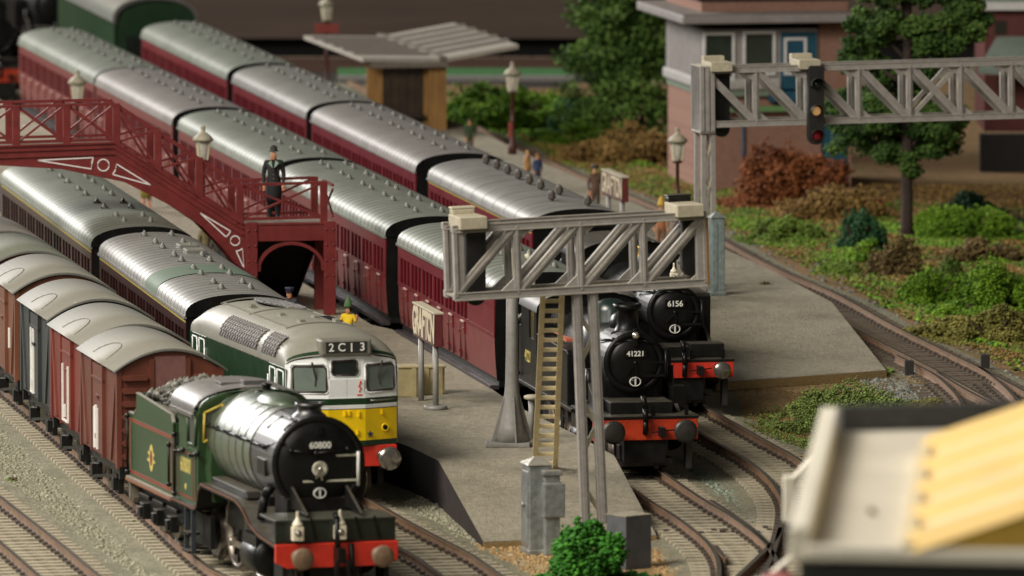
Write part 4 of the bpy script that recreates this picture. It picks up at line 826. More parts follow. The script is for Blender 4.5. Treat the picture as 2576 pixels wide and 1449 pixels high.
# --- diesel 2C13
Dz = thing('diesel_locomotive', 'green diesel with white cab front, yellow panel and headcode 2C13', 'diesel engine', E2 + L27.d * 1.35, head(L27.az + 2.5))
LD = 10.7; HW = 1.33
ys = [-HW, -1.26, -1.12, -.44, .44, 1.12, 1.26, HW]; xo = lambda y: -.62 - .30 * max(0, (abs(y) - .44) / .86) ** 1.2 - (.12 if abs(y) > 1.3 else 0)
ztop = lambda y: 3.38 + .30 * math.sqrt(max(0, 1 - (y / 1.36) ** 2))
zr = [1.58, 1.70, 2.42, 2.44, 2.53, 2.56, 2.68, 3.0, 9]
def fx(y, z): return xo(y) - .16 * max(0, z - 2.68)
m = MB()
for i in range(len(ys) - 1):
    for k in range(len(zr) - 1):
        q = []
        for y, z in ((ys[i], zr[k]), (ys[i + 1], zr[k]), (ys[i + 1], zr[k + 1]), (ys[i], zr[k + 1])):
            z = min(z, ztop(y)); q.append((fx(y, z), y, z))
        c = 0
        if k == 1 and 1 <= i <= 5: c = 1
        if k in (3,) : c = 2
        if k >= 6: c = 2
        m.add(q, [(0, 1, 2, 3)], c)
obj('cab_front', m, [m_green2, m_yel, m_white], Dz)
sb = MB()
for s in (-1, 1):
    sb.box(-LD + .7, -1.05, s * HW - .03, s * HW, 1.58, 3.36, 0)
    for x0, x1 in ((-2.5, -1.03), (-LD + .9, -LD + 2.2)): sb.box(x0, x1, s * HW - .02, s * (HW + .006) + .0, 2.68, 3.37, 1); 
    sb.box(-LD + .7, -1.05, s * (HW + .004) - .01, s * (HW + .004), 2.44, 2.53, 1)
sb.box(-LD + .6, -LD + .72, -HW, HW, 1.58, 3.4, 0); obj('body_side', sb, [m_green2, m_white], Dz)
def rsec(x, rise, pl): return [(x + (pl * (fx(y, 3.4) - fx(0, 3.4))), y, 3.37 + rise * max(0, math.sin(math.pi * k / 24)) ** .66) for k in range(25) for y in [-1.345 * math.cos(math.pi * k / 24)]]
x00 = fx(0, 3.66)
secs = [rsec(x00 + .04, .31, 1), rsec(x00 - .02, .34, 1), rsec(x00 - .22, .52, .8), rsec(x00 - .6, .68, .5), rsec(x00 - 1.1, .77, .2), rsec(x00 - 1.7, .82, 0), rsec(-LD + 2.0, .82, 0), rsec(-LD + 1.3, .74, 0), rsec(-LD + .7, .48, 0)]
obj('roof', MB().loft(secs), m_droof, Dz)
for s, a0 in ((-1, 1), (1, 1)): pass
vis_ = MB(); 
for k0, k1 in ((2, 9), (16, 22)):
    for k in range(k0, k1):
        a, b = secs[1][k], secs[1][k + 1]; a2, b2 = secs[2][k], secs[2][k + 1]
        f = lambda p, q, w: tuple(p[i] + (q[i] - p[i]) * w + (.012 if i != 1 else 0) for i in range(3)); vis_.add([f(a, a2, .0), f(b, b2, .0), f(b, b2, .38), f(a, a2, .38)], [(0, 1, 2, 3)])
obj('cab_roof_stripe', vis_, m_green2, Dz)['kind'] = 'stuff'
def patch(xa, xb, k0, k1, off, name, mm, n=1):
    M_ = MB(); 
    prof = [(-(1.345 + off) * math.cos(math.pi * k / 24), 3.37 + (.82 + off) * max(0, math.sin(math.pi * k / 24)) ** .66) for k in np.linspace(k0, k1, 8)]
    M_.loft([[(xa, y, z) for y, z in prof], [(xb, y, z) for y, z in prof]]); return obj(name, M_, mm, Dz)
for xa, xb in ((-7.2, -3.7), (-3.25, -1.95)):
    g = patch(xa, xb, .7, 5.4, .02, 'roof_grille', m_grille)
    sl = MB()
    for x in np.arange(xa + .1, xb, .22):
        for k in np.linspace(.8, 4.5, 5): 
            y, z = -(1.37) * math.cos(math.pi * k / 24), 3.37 + .845 * math.sin(math.pi * k / 24) ** .66; y2, z2 = -(1.37) * math.cos(math.pi * (k + .9) / 24), 3.37 + .845 * math.sin(math.pi * (k + .9) / 24) ** .66
            sl.bar((x, y, z), (x + .12, y2, z2), .03, .03)
    obj('grille_slat', sl, mat('grille_slat', (.22, .21, .20), .4), g); g['kind'] = 'stuff' if False else g.get('kind', '')
    del g['kind']
fan = obj('fan_grille', MB().cyl((0, 0, 0), (0, 0, .03), .85, .85, 28), mat('fan_dark', (.05, .05, .045), .5, bump=.6, bs=14), Dz, loc=(-7.7, .28, 4.165), scale=(1.3, .7, 1), rot=(R(-9), 0, 0))
sl = MB()
for y in np.linspace(-.75, .75, 12): w = math.sqrt(.82 ** 2 - y * y); sl.box(-w, w, y - .02, y + .02, .03, .05)
obj('fan_slat', sl, m_grille, fan)
rd = MB()
for yk in (7.5, 16.5):
    y, z = -(1.345) * math.cos(math.pi * yk / 24), 3.38 + .82 * math.sin(math.pi * yk / 24) ** .66; rd.bar((-3.0, y, z), (-LD + 1.6, y, z), .05, .03)
for x in (-3.0, -6.4, -LD + 1.6):
    for k in range(7, 17):
        a = [(-(1.35) * math.cos(math.pi * q / 24), 3.38 + .825 * math.sin(math.pi * q / 24) ** .66) for q in (k, k + 1)]; rd.bar((x, *a[0]), (x, *a[1]), .04, .025)
for x, y in ((-3.6, -.3), (-4.4, .25), (-5.2, -.35), (-6.6, .2), (-7.4, -.5), (-3.4, .5)): rd.box(x - .16, x + .16, y - .06, y + .06, 4.15, 4.23)
obj('roof_strip', rd, m_droof, Dz)
obj('exhaust_port', MB().box(-5.0, -3.8, .45, .75, 4.08, 4.15), m_black, Dz)
# headcode box
hb = obj('headcode_box', MB().box(-1.15, x00 + .13, -.60, .60, 3.66, 4.04), mat('headcode_surround', (.20, .19, .155), .45), Dz, .05)
obj('headcode_blind', MB().box(x00 + .125, x00 + .138, -.49, .49, 3.72, 3.98), mat('headcode_black', (.03, .03, .028), .3), hb, .01)
for i, c in enumerate('2C13'):
    if c == '1': obj('digit', MB().box(x00 + .14, x00 + .146, .10, .135, 3.75, 3.95), m_num, hb)
    else: text('digit', c, .265, m_num, hb, (x00 + .14, -.36 + i * .245, 3.85), FRONT, bold=.004)
# front windows with frames, wipers
def fwin(y0, y1, z0, z1, nm='windscreen', gm=m_glass):
    pts = [(y0, z0), (y1, z0), (y1, z1), (y0, z1)]; r = .07; P = []
    for (cy, cz, a0) in ((y0 + r, z0 + r, 180), (y1 - r, z0 + r, 270), (y1 - r, z1 - r, 0), (y0 + r, z1 - r, 90)):
        for k in range(5): a = R(a0 + 22.5 * k); P.append((cy + r * math.cos(a), cz + r * math.sin(a)))
    f = lambda y, z, o: (fx(y, z) + o, y, z)
    w = obj(nm, MB().add([f(y, z, .012) for y, z in P], [tuple(range(len(P)))]), gm, Dz)
    obj('window_seal', MB().tube([f(y, z, .014) for y, z in P + P[:1]], .022, 6), mat('seal_brown', (.05, .035, .03), .5), w)
    Pm = [((y - (y0 + y1) / 2) * 1.12 + (y0 + y1) / 2, (z - (z0 + z1) / 2) * 1.14 + (z0 + z1) / 2) for y, z in P]
    obj('window_frame', MB().tube([f(y, z, .0) for y, z in Pm + Pm[:1]], .022, 6), m_white, w); return w
fwin(-1.20, -.47, 2.84, 3.42); fwin(.50, 1.20, 2.84, 3.42); fwin(-.32, .28, 3.20, 3.54, 'centre_window', m_glassd)
for y, s in ((-.80, 1), (.88, -1)): obj('wiper', MB().bar((fx(y, 3.3) + .1, y, 3.52), (fx(y, 3.2) + .06, y + s * .10, 3.14), .035, .035).bar((fx(y, 3.2) + .06, y + s * .10, 3.22), (fx(y, 3.0) + .05, y + s * .07, 2.98), .018, .02), mat('wiper_brown', (.07, .05, .045), .4), Dz)
gd = obj('gangway_door', MB().box(fx(0, 2.8) - .02, fx(0, 2.8) + .012, -.42, .42, 2.72, 3.13), m_white, Dz, .01)
obj('door_groove', MB().box(fx(0, 2.8) + .010, fx(0, 2.8) + .014, -.006, .006, 1.75, 3.12), mat('groove_grey', (.45, .46, .44), .6), gd)
fl = obj('warning_flash', MB().bar((fx(0, 2.8) + .02, .32, 3.04), (fx(0, 2.8) + .02, .28, 2.93), .012, .03).bar((fx(0, 2.8) + .02, .28, 2.94), (fx(0, 2.8) + .02, .34, 2.92), .012, .02).bar((fx(0, 2.8) + .02, .34, 2.92), (fx(0, 2.8) + .02, .29, 2.82), .012, .025).box(fx(0, 2.8) + .014, fx(0, 2.8) + .024, .24, .36, 2.74, 2.77).ball((fx(0, 2.8) + .02, .32, 3.06), .025, 6), mat('flash_red', (.75, .08, .03), .5), gd)
st = MB(); P = [((.085 if k % 2 == 0 else .036) * math.sin(math.pi * k / 5) + .56, (.085 if k % 2 == 0 else .036) * math.cos(math.pi * k / 5) + 1.84) for k in range(10)]
obj('star', MB().px(P, fx(.56, 1.84) + .006, fx(.56, 1.84) + .02), mat('star_blue_black', (.02, .03, .06), .5), Dz)
obj('lamp_socket', MB().lathe([(.095, 0), (.095, .03), (.065, .03), (.05, .0)], (fx(.95, 1.95), .95, 1.97), (1, 0, -.0), 16), m_yel, Dz); obj('socket_hole', MB().cyl((fx(.95, 1.95) + .03, .95, 1.97), (fx(.95, 1.95) + .036, .95, 1.97), .055, .055, 14), m_black, Dz)
ib = MB()
for y, z in ((.05, 2.35), (-.05, 2.35), (.86, 2.35), (-.9, 2.35), (.25, 1.9), (.28, 2.32)): ib.box(fx(y, z) + 0, fx(y, z) + .04, y - .02, y + .02, z - .07, z + .05)
obj('lamp_bracket', ib, m_yel, Dz)['kind'] = 'stuff'
obj('front_handrail', MB().tube([(fx(.4, 2.6) + .05, .55, 2.62), (fx(1.1, 2.6) + .05, 1.18, 2.62)], .018, 6).tube([(fx(-.4, 2.6) + .05, -.55, 2.62), (fx(-1.1, 2.6) + .05, -1.18, 2.62)], .018, 6), m_steel, Dz)
obj('buffer_beam', MB().box(-1.05, -.72, -1.22, 1.22, 1.08, 1.57), m_red, Dz, .02); buffers(Dz, -.02, 1.33, m_steel, .27, l=.7)
obj('coupling_hook', MB().box(-.75, -.3, -.08, .08, 1.1, 1.4), m_under, Dz)
for x0, x1, k in ((-1.75, -1.18, 'w'), (-2.42, -1.92, 'd'), (-LD + 1.6, -LD + 2.1, 'd'), (-LD + .95, -LD + 1.4, 'w')):
    w = obj('cab_side_window', MB().box(x0, x1, -HW - .014, -HW - .006, 2.80, 3.28), m_glassd if k == 'w' else m_glass, Dz)
    obj('window_frame', MB().tube([(x0, -HW - .014, 2.8), (x1, -HW - .014, 2.8), (x1, -HW - .014, 3.28), (x0, -HW - .014, 3.28), (x0, -HW - .014, 2.8)], .03, 6), m_white, w)
for x in (-2.5, -1.84, -LD + 2.2, -LD + 1.5): obj('door_handrail', MB().cyl((x, -HW - .05, 1.8), (x, -HW - .05, 3.1), .02, .02, 6), m_white, Dz)
for x in (-7.5, -6.4, -5.3, -4.2, -3.2):
    w = obj('engine_room_window', MB().box(x - .11, x + .11, -HW - .012, -HW - .004, 2.62, 3.16), m_glassd, Dz, .004); obj('window_frame', MB().tube([(x - .12, -HW - .01, 2.6), (x + .12, -HW - .01, 2.6), (x + .12, -HW - .01, 3.18), (x - .12, -HW - .01, 3.18), (x - .12, -HW - .01, 2.6)], .02, 5), m_steel, w)
obj('side_grille', MB().box(-LD + 2.35, -LD + 3.2, -HW - .012, -HW - .003, 2.5, 3.2), m_grille, Dz)
obj('underframe', MB().box(-LD + .7, -1.0, -1.2, 1.2, 1.3, 1.6).box(-6.4, -4.6, -1.2, 1.2, .6, 1.3), m_under, Dz)
for x in (-2.9, -LD + 2.5): bogie(Dz, x)
# ------------------------------------------------------------ footbridge (local u runs left in the picture, v away from the camera)
BO = V2D(at(838, 792, PT)); BAZ = 10.5; BS = 91.5
bt = thing('footbridge', 'dark red footbridge with white outlined triangles stepping down to the left platform', 'footbridge', (BO.x, BO.y, 0), R(180 + BAZ))
# in this frame +x = picture left, -y = away from the camera
def bp(px, py): return ((838 - px) / BS, PT + (792 + .019 * (838 - px) - py) / BS / .995)
def z8(a, b): return bp(a * .3907, 239 + b * .3907)
up_ = [z8(-560, 372), z8(740, 322), z8(1560, 835)]; arch = [z8(*p) for p in [(1595, 1140), (1520, 1092), (1430, 985), (1300, 855), (1100, 722), (800, 572), (400, 492), (0, 470), (-250, 478), (-560, 500)]]
arch[0] = z8(1592, 1145)
obj('girder', MB().py(up_ + [z8(1592, 840)] + arch, -.06, .06), m_bridge, bt)
obj('girder', MB().py(up_ + [z8(1592, 840)] + arch, -1.66, -1.54), m_bridge, bt)
mo = MB()
for o in (0, .13, .30):
    q = [(a, b - o) for a, b in up_]
    for (a, b), (c, d) in zip(q[:-1], q[1:]): mo.bar((a, .08, b), (c, .08, d), .06, .05)
obj('girder_moulding', mo, m_bridge, bt)
am = MB()
for (a, b), (c, d) in zip(arch[:-1], arch[1:]): am.bar((a, .03, b + .03), (c, .03, d + .03), .14, .05)
obj('arch_flange', am, m_bridge, bt)
m_wl = mat('white_outline', (.78, .74, .72), .5, .05)
def outline(pts, name): 
    m = MB(); P = [z8(*p) for p in pts]
    for a, b in zip(P, P[1:] + P[:1]): m.bar((a[0], .066, a[1]), (b[0], .066, b[1]), .012, .034)
    obj(name, m, m_wl, bt)
outline([(250, 437), (603, 418), (594, 455), (590, 490)], 'white_triangle'); outline([(752, 458), (745, 495), (728, 524), (970, 590)], 'white_triangle')
outline([(1288, 768), (1482, 882), (1470, 902), (1452, 918)], 'white_triangle'); outline([(1518, 1008), (1540, 1004), (1558, 992), (1568, 1118)], 'white_triangle')
outline([(668 + 37 * math.cos(k * .3142), 465 + 37 * math.sin(k * .3142)) for k in range(20)], 'white_ring'); outline([(1511 + 30 * math.cos(k * .3142), 942 + 30 * math.sin(k * .3142)) for k in range(20)], 'white_ring')
# railings, front and rear
rail_t = [z8(-560, 118), z8(750, 78), z8(1545, 590), z8(2085, 570)]; rail_b = [(a, b + .10) for a, b in up_] + [z8(1560, 815), z8(2085, 795)]
rail_b = [z8(-560, 350), z8(750, 308), z8(1545, 812), z8(2085, 795)]
def interp(line, u):
    for (a, b), (c, d) in zip(line[:-1], line[1:]):
        if min(a, c) - 1e-6 <= u <= max(a, c) + 1e-6: return b + (d - b) * (u - a) / (c - a)
    return line[-1][1]
for y in (0.0, -1.60):
    t_ = MB()
    for ln in (rail_t, [(a, b + .02) for a, b in rail_b]):
        for (a, b), (c, d) in zip(ln[:-1], ln[1:]): t_.bar((a, y, b), (c, y, d), .07, .075)
    obj('handrail', t_, m_bridge, bt)
    us = [z8(p, 0)[0] for p in (-560, -230, 115, 437, 755, 1020, 1285, 1545, 2085)]
    for i, u in enumerate(us):
        obj('railing_post', MB().box(u - .10, u + .10, y - .06, y + .06, interp(rail_b, u) - .12, interp(rail_t, u) + .03), m_bridge, bt, .01)
    for u, w in zip(us[:-1], us[1:]):
        a, b = max(u, w) - .1, min(u, w) + .1
        obj('cross_brace', MB().bar((a, y, interp(rail_b, a) + .05), (b, y, interp(rail_t, b) - .05), .04, .06), m_bridge, bt)
        obj('cross_brace', MB().bar((a, y - .02, interp(rail_t, a) - .05), (b, y - .02, interp(rail_b, b) + .05), .04, .06), m_bridge, bt)
dk = MB(); A_, B_, C_, D_ = [(a, b - .12) for a, b in rail_b]
obj('deck', MB().prism([A_, B_, (B_[0], B_[1] - .1), (A_[0], A_[1] - .1)], lambda a, b: (a, -1.55, b), lambda a, b: (a, -.05, b)), mat('deck_grey_red', (.12, .045, .04), .8, dust=.5), bt)
for k in range(11):
    f = (k + .5) / 11; u = B_[0] + (C_[0] - B_[0]) * f; z = B_[1] + (C_[1] - B_[1]) * f
    obj('step', MB().box(u - .17, u + .17, -1.55, -.05, z - .04, z + .02), m_bridge, bt)
obj('stringer', MB().prism([B_, C_, (C_[0], C_[1] - .25), (B_[0], B_[1] - .25)], lambda a, b: (a, -1.58, b - .05), lambda a, b: (a, -1.50, b - .05)), m_bridge, bt)
zl = D_[1]; u1 = z8(1560, 0)[0]; u0 = -.02
obj('landing', MB().box(u0, u1, -1.6, .0, zl - .08, zl), mat('deck_grey_red', (.12, .045, .04), .8), bt)
lb = MB().box(u0, u1, -.04, .05, zl - .50, zl - .02).box(u0 - .02, u1, .03, .075, zl - .06, zl + .0); obj('landing_beam', lb, m_bridge, bt, .01)
obj('landing_beam', MB().box(u0, u1, -1.64, -1.54, zl - .50, zl - .02), m_bridge, bt)
for y in (0., -1.6):
    for a, b in ((z8(1655, 0)[0], z8(1585, 0)[0]), (z8(2160, 0)[0], z8(2085, 0)[0])):
        col = obj('column', MB().box(a, b, y - .09, y + .09, PT, zl + .02), m_bridge, bt, .012)
        if y == 0.:
            bl = MB()
            for k in range(8): bl.ball(((a + b) / 2 + (.1 if k % 2 else -.1), .09, zl - .2 - (k // 2) * .42), .035, 8)
            obj('bolt_heads', bl, m_bridge, col)['kind'] = 'stuff'
ac = MB(); ua, ub = z8(2085, 0)[0], z8(1660, 0)[0]; R_ = (ub - ua) / 2
P = [((ua + ub) / 2 + R_ * math.cos(math.pi * k / 16), zl - 1.32 + .76 * math.sin(math.pi * k / 16)) for k in range(17)]
for (a, b), (c, d) in zip(P[:-1], P[1:]): ac.bar((a, .0, b), (c, .0, d), .12, .09)
obj('arch_bracket', ac, m_bridge, bt)
for y in (-1.6,): 
    obj('end_railing', MB().bar((u0 + .02, 0, zl + 1.0), (u0 + .02, -1.6, zl + 1.0), .07, .07).bar((u0 + .02, 0, zl + .15), (u0 + .02, -1.6, zl + .9), .05, .05).bar((u0 + .02, -1.6, zl + .15), (u0 + .02, 0, zl + .9), .05, .05), m_bridge, bt)
stf = [(-1.62, zl - .06), (-1.62, zl - .40), (-5.2, PT + .02), (-5.9, PT + .02)]
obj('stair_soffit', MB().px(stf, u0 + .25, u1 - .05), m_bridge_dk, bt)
for k in range(12):
    f = (k + .5) / 12; obj('stair_tread', MB().box(u0 + .2, u1, -1.6 - 3.9 * f - .36, -1.6 - 3.9 * f, zl - (zl - PT) * f - .04, zl - (zl - PT) * f), m_bridge, bt)
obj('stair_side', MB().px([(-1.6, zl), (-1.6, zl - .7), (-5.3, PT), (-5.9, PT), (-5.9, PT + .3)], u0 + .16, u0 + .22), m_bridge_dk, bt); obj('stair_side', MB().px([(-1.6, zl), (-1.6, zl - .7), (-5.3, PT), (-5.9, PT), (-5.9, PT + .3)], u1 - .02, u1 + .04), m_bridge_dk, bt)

# ------------------------------------------------------------ lattice gantries
def gantry(label, p, az, wd, cells, z0, h, dp, sgn, cross=None):
    t = thing('signal_gantry', label, 'signal gantry', p, R(az), 'grey lattice signal gantries')     # +x along the beam, -y towards the camera
    for y in (0., dp):
        for z in (z0, z0 + h):
            obj('chord', MB().box(-.02, wd, y - .10, y + .10, z - .075, z + .075).box(-.02, wd, y - .12, y - .10, z - .095, z - .06).box(-.02, wd, y - .12, y - .10, z + .06, z + .095), m_gant, t, .008)
        cw = wd / cells
        for i in range(cells + 1):
            x = i * cw; e = .24 if i in (0, cells) else .085
            obj('upright', MB().box(max(0, x - e), min(wd, x + e), y - .08, y + .08, z0, z0 + h).box(max(0, x - e * .35), min(wd, x + e * .35), y - .115, y - .07, z0, z0 + h), m_gant, t, .008)
            if i < cells:
                a, b = (x + .08, x + cw - .08) if sgn > 0 else (x + cw - .08, x + .08)
                obj('diagonal', MB().bar((a, y, z0 + h - .08), (b, y, z0 + .08), .13, .20).bar((a, y - .08, z0 + h - .08), (b, y - .08, z0 + .08), .05, .05), m_gant, t)
                if cross is not None and i in cross: obj('diagonal', MB().bar((b, y + .03, z0 + h - .08), (a, y + .03, z0 + .08), .08, .12), m_gant, t)
                g = obj('gusset', MB().py([(x + cw - .06, z0 + h - .06), (x + cw - .06, z0 + h - .36), (x + cw - .40, z0 + h - .06)] if sgn > 0 else [(x + .06, z0 + h - .06), (x + .06, z0 + h - .36), (x + .40, z0 + h - .06)], y - .03, y + .03), m_gant, t)
                obj('gusset', MB().py([(x + .06, z0 + .06), (x + .06, z0 + .36), (x + .40, z0 + .06)] if sgn > 0 else [(x + cw - .06, z0 + .06), (x + cw - .06, z0 + .36), (x + cw - .40, z0 + .06)], y - .03, y + .03), m_gant, t)
    for z in (z0, z0 + h):
        for i in range(cells): obj('tie', MB().bar((i * wd / cells, 0, z), ((i + 1) * wd / cells, dp, z), .05, .05), m_gant, t)
    obj('walkway', MB().box(0, wd, .12, dp - .12, z0 - .02, z0 + .02), m_gant, t); return t
g1p = V2D(at(1163, 752, 5.45)); g1w = 5.85
G1 = gantry('near grey lattice gantry in front of the two black tank engines', g1p, 14.5, g1w, 4, 5.5, 1.52, .85, -1)
G1.rotation_euler = (0, R(-1.9), R(14.5))
for x in (.42, g1w - .42):
    b = obj('signal_mount', MB().box(x - .31, x + .31, -.34, .75, 7.02, 7.29), m_gantc, G1, .015)
    obj('mount_hood', MB().box(x - .26, x + .26, .55, .85, 7.28, 7.40).box(x - .28, x + .28, .55, .87, 7.40, 7.45, 0), m_blackdust if x > 2 else m_gantc, G1, .05)
obj('rusty_edge', MB().box(g1w - .02, g1w + .03, -.13, .1, 5.45, 6.95), mat('rust_brown', (.25, .12, .03), .7), G1)
# leg, leaning lattice
lg = V2D(at(1480, 1310, .35)) - g1p; cr_, sr_ = math.cos(R(-14.5)), math.sin(R(-14.5)); lx, ly = lg.x * cr_ - lg.y * sr_, lg.x * sr_ + lg.y * cr_
lx = 3.12
for a, b in ((-.17, -.16), (.20, .20)):
    obj('leg', MB().bar((lx + a * 1.1 - .02, ly, .2), (lx + a * 1.0 - .12, .05, 5.45), .20, .20, up=(0, 1, 0)).bar((lx + a * 1.1 - .02, ly - .11, .2), (lx + a - .12, -.06, 5.45), .08, .03, up=(0, 1, 0)), m_gant, G1)
for k in range(5):
    z = .9 + k * 1.0; f = (z - .2) / 5.2; yy = ly + (.05 - ly) * f
    obj('leg_tie', MB().bar((lx - .12 - .1 * f, yy + .05, z), (lx + .18 - .1 * f, yy + .05, z + (.55 if k % 2 else -.5)), .04, .10), m_gantc, G1)
# signals on gantries
m_sig = mat('signal_black', (.016, .015, .014), .6, .2, dust=.15, dustc=(.25, .2, .1))
def signal(label, p, z0, z1, az, aspects, w=.46, d=.22, group='colour light signals'):
    t = thing('colour_light_signal', label, 'signal', p, R(az), group)
    P = [(-w / 2, z1 - .05), (-w / 2, z0 + w / 2)] + [(w / 2 * math.cos(a), z0 + w / 2 + w / 2 * math.sin(a)) for a in [math.pi + math.pi * k / 10 for k in range(1, 10)]] + [(w / 2, z0 + w / 2), (w / 2, z1 - .05), (w / 2 - .05, z1), (-w / 2 + .05, z1)]
    obj('back_plate', MB().py(P, 0, d), m_sig, t, .02)
    for (z, m) in aspects:
        obj('lens', MB().lathe([(.125, 0), (.115, .05), (.07, .09), (0, .105)], (0, 0, z), (0, -1, 0), 18), m, t)
        hm = MB(); 
        for k in range(11):
            a0, a1 = math.pi * (k / 10 * 1.15 - .075), math.pi * ((k + 1) / 10 * 1.15 - .075)
            if k < 10: hm.add([(.19 * math.cos(a0), 0, z + .19 * math.sin(a0)), (.19 * math.cos(a1), 0, z + .19 * math.sin(a1)), (.20 * math.cos(a1), -.26, z + .20 * math.sin(a1) + .01), (.20 * math.cos(a0), -.26, z + .20 * math.sin(a0) + .01)], [(0, 1, 2, 3)])
        h = obj('hood', hm, m_sig, t); sm = h.modifiers.new('solid', 'SOLIDIFY'); sm.thickness = .02
    return t
for x, lab in ((.42, 'black signal back behind the left end of the near gantry'), (g1w - .42, 'black signal back behind the right end of the near gantry')):
    zlo = 5.24 if x < 2 else 5.68
    q = Matrix.Rotation(R(14.5), 3, 'Z') @ Vector((x, .62, 0)) + g1p + Vector((0, 0, x * .02)); signal(lab, q, zlo, 7.25, 14.5 + 180, [(6.8, m_glassd), (6.35, m_glassd), (5.95, m_glassd)])
g2b = V2D(at(1766, 728, PT)); D2 = FPX / ((g2b.y) * math.cos(PITCH))
g2p = V2D(at(1778, 313, 5.75)); 
G2 = gantry('far grey lattice gantry reaching off the right edge, with the lit yellow signal', g2p, 12.5, 11.92, 8, 5.75, 1.52, .85, 1, cross=(4,))
G2.rotation_euler = (0, R(-.7), R(12.5))
[obj('end_post', MB().box(-.14 + i * .15, -.02 + i * .15, -.16, 1.0, 5.55, 7.4).box(-.16 + i * .15, .0 + i * .15, -.13, .95, 5.5, 5.56) if i < 3 else MB().box(-.14, .28, -.10, .96, 5.56, 7.38), m_gant, G2, .015) for i in range(4)]
for s in (0, .34): obj('leg', MB().bar((-.08 + s * .9, .0, PT), (-.02 + s * .75, .0, 5.6), .13, .13, up=(0, 1, 0)).bar((-.08 + s * .9, .8, PT), (-.02 + s * .75, .8, 5.6), .13, .13, up=(0, 1, 0)), m_gant, G2)
for k in range(4): obj('leg_tie', MB().bar((-.05, -.02, 1.6 + k), (.28, -.02, 2.4 + k), .03, .07), m_gantc, G2); obj('leg_tie', MB().bar((.28, .02, 1.6 + k), (-.05, .02, 2.4 + k), .03, .07), m_gantc, G2)
for x in (.45, 3.0): obj('signal_mount', MB().box(x - .31, x + .31, -.30, .85, 7.24, 7.50).box(x - .30, x + .3, .6, .9, 7.45, 7.62), m_gantc, G2, .015)
rot2 = Matrix.Rotation(R(12.5), 3, 'Z')
signal('three light signal on the far gantry showing yellow above red', rot2 @ Vector((3.08, -.36, 0)) + g2p, 5.15, 7.38, 12.5, [(6.85, mat('lens_dark_green', (.02, .03, .022), .12)), (6.10, mat('lens_amber', (.85, .50, .20), .15, .05, emit=((1, .55, .2), .25))), (5.40, mat('lens_red', (.35, .01, .02), .12, .05, emit=((1, .02, .05), .03)))])
signal('black signal back behind the left end of the far gantry', rot2 @ Vector((.55, .65, 0)) + g2p, 5.35, 7.3, 192.5, [(6.8, m_glassd), (6.2, m_glassd), (5.6, m_glassd)])
# ladder, cabinets, posts, block
la = at(1371, 1180, .9); lt = at(1390, 745, 5.45); 
ld = thing('ladder', 'cream ladder leaning from the grey cabinet up to the near gantry', 'ladder', (la.x, la.y, 0)); dv = Vector((lt.x - la.x, (g1p.y + 1.1) - la.y, 5.45 - .9)); base = Vector((0, 0, .9))
sv = Vector((math.cos(R(8)), math.sin(R(8)), 0))
for s in (-.24, .24): obj('stile', MB().bar(base + sv * s, base + sv * s * .9 + dv, .12, .10), m_ladder, ld)
for k in range(18): q = base + dv * ((k + .6) / 18.3); put('rung', None, ld) if False else obj('rung', MB().bar(q - sv * .22, q + sv * .22, .09, .09), m_ladder, ld)
def cabinet(label, p, m, w, d, h, rot, extra, z=0.):
    t = thing('relay_cabinet', label, 'cabinet', (p.x, p.y, z), R(rot))
    obj('body', MB().box(-w / 2, w / 2, -d / 2, d / 2, 0, h).box(-w / 2 - .03, w / 2 + .03, -d / 2 - .03, d / 2 + .03, 0, .12), m, t, .03)
    obj('roof', MB().add([(-w / 2 - .04, -d / 2 - .04, h), (w / 2 + .04, -d / 2 - .04, h), (w / 2 + .04, d / 2 + .04, h), (-w / 2 - .04, d / 2 + .04, h), (-w / 2 * .2, 0, h + .16), (w / 2 * .2, 0, h + .16)], [(0, 1, 5, 4), (2, 3, 4, 5), (1, 2, 5), (3, 0, 4), (3, 2, 1, 0)]), m, t)
    if extra:
        obj('door', MB().box(-w / 2 - .02, -w / 2, -d / 2 + .06, d / 2 - .06, .2, h - .15), m, t, .01)
        obj('handle', MB().ball((-w / 2 - .05, 0, h * .55), .05, 8), m, t); obj('side_box', MB().box(.02, .50, -d / 2 - .26, -d / 2, .85, 1.62), m, t, .03)
        obj('stub', MB().box(.05, .40, -d / 2 - .2, -d / 2, 0, 1.8).box(.0, .45, -d / 2 - .24, -d / 2, 1.78, 1.9), m, t, .03)
    else:
        for x in (-w / 4, w / 4): obj('door', MB().box(x - w / 5, x + w / 5, -d / 2 - .02, -d / 2, .15, h - .15), m, t, .01)
    return t
cabinet('pewter grey cabinet with a box on its side at the ladder foot', V2D(at(1350, 1392, 0)), m_pewter, .52, .7, 2.0, 14, True)
cabinet('teal grey cabinet standing on the right platform', V2D(at(1803, 742, PT)), m_teal, .38, .38, 2.18, 12, False, PT)
bp_ = V2D(at(1582, 1428, 0)); bk_ = thing('concrete_block', 'grey concrete block at the foot of the platform ramp', 'block', (bp_.x, bp_.y, 0), R(38))
obj('body', MB().py([(-.36, 0), (.36, 0), (.36, 1.16), (-.36, 1.16)], -.34, .34), mat('slate_grey_paint', (.10, .105, .115), .7, .15, 3), bk_, .02); obj('cap', MB().box(-.37, .37, -.35, .35, 1.162, 1.19), m_concrete, bk_)
q = V2D(at(1337, 1104, PT)); bl = thing('bollard', 'short grey post with a cream cap beside the tall lamp foot', 'post', (q.x, q.y, PT)); obj('shaft', MB().cyl((0, 0, 0), (0, 0, .95), .075, .07, 14), m_postgrey, bl); obj('cap', MB().lathe([(.10, 0), (.18, .03), (.18, .09), (.10, .12), (0, .12)], (0, 0, .93), n=16), m_gantc, bl)
q = V2D(at(1288, 1120, PT)); tl = thing('lamp_standard', 'tall grey lamp standard with flared foot behind the near gantry', 'lamp post', (q.x, q.y, PT))
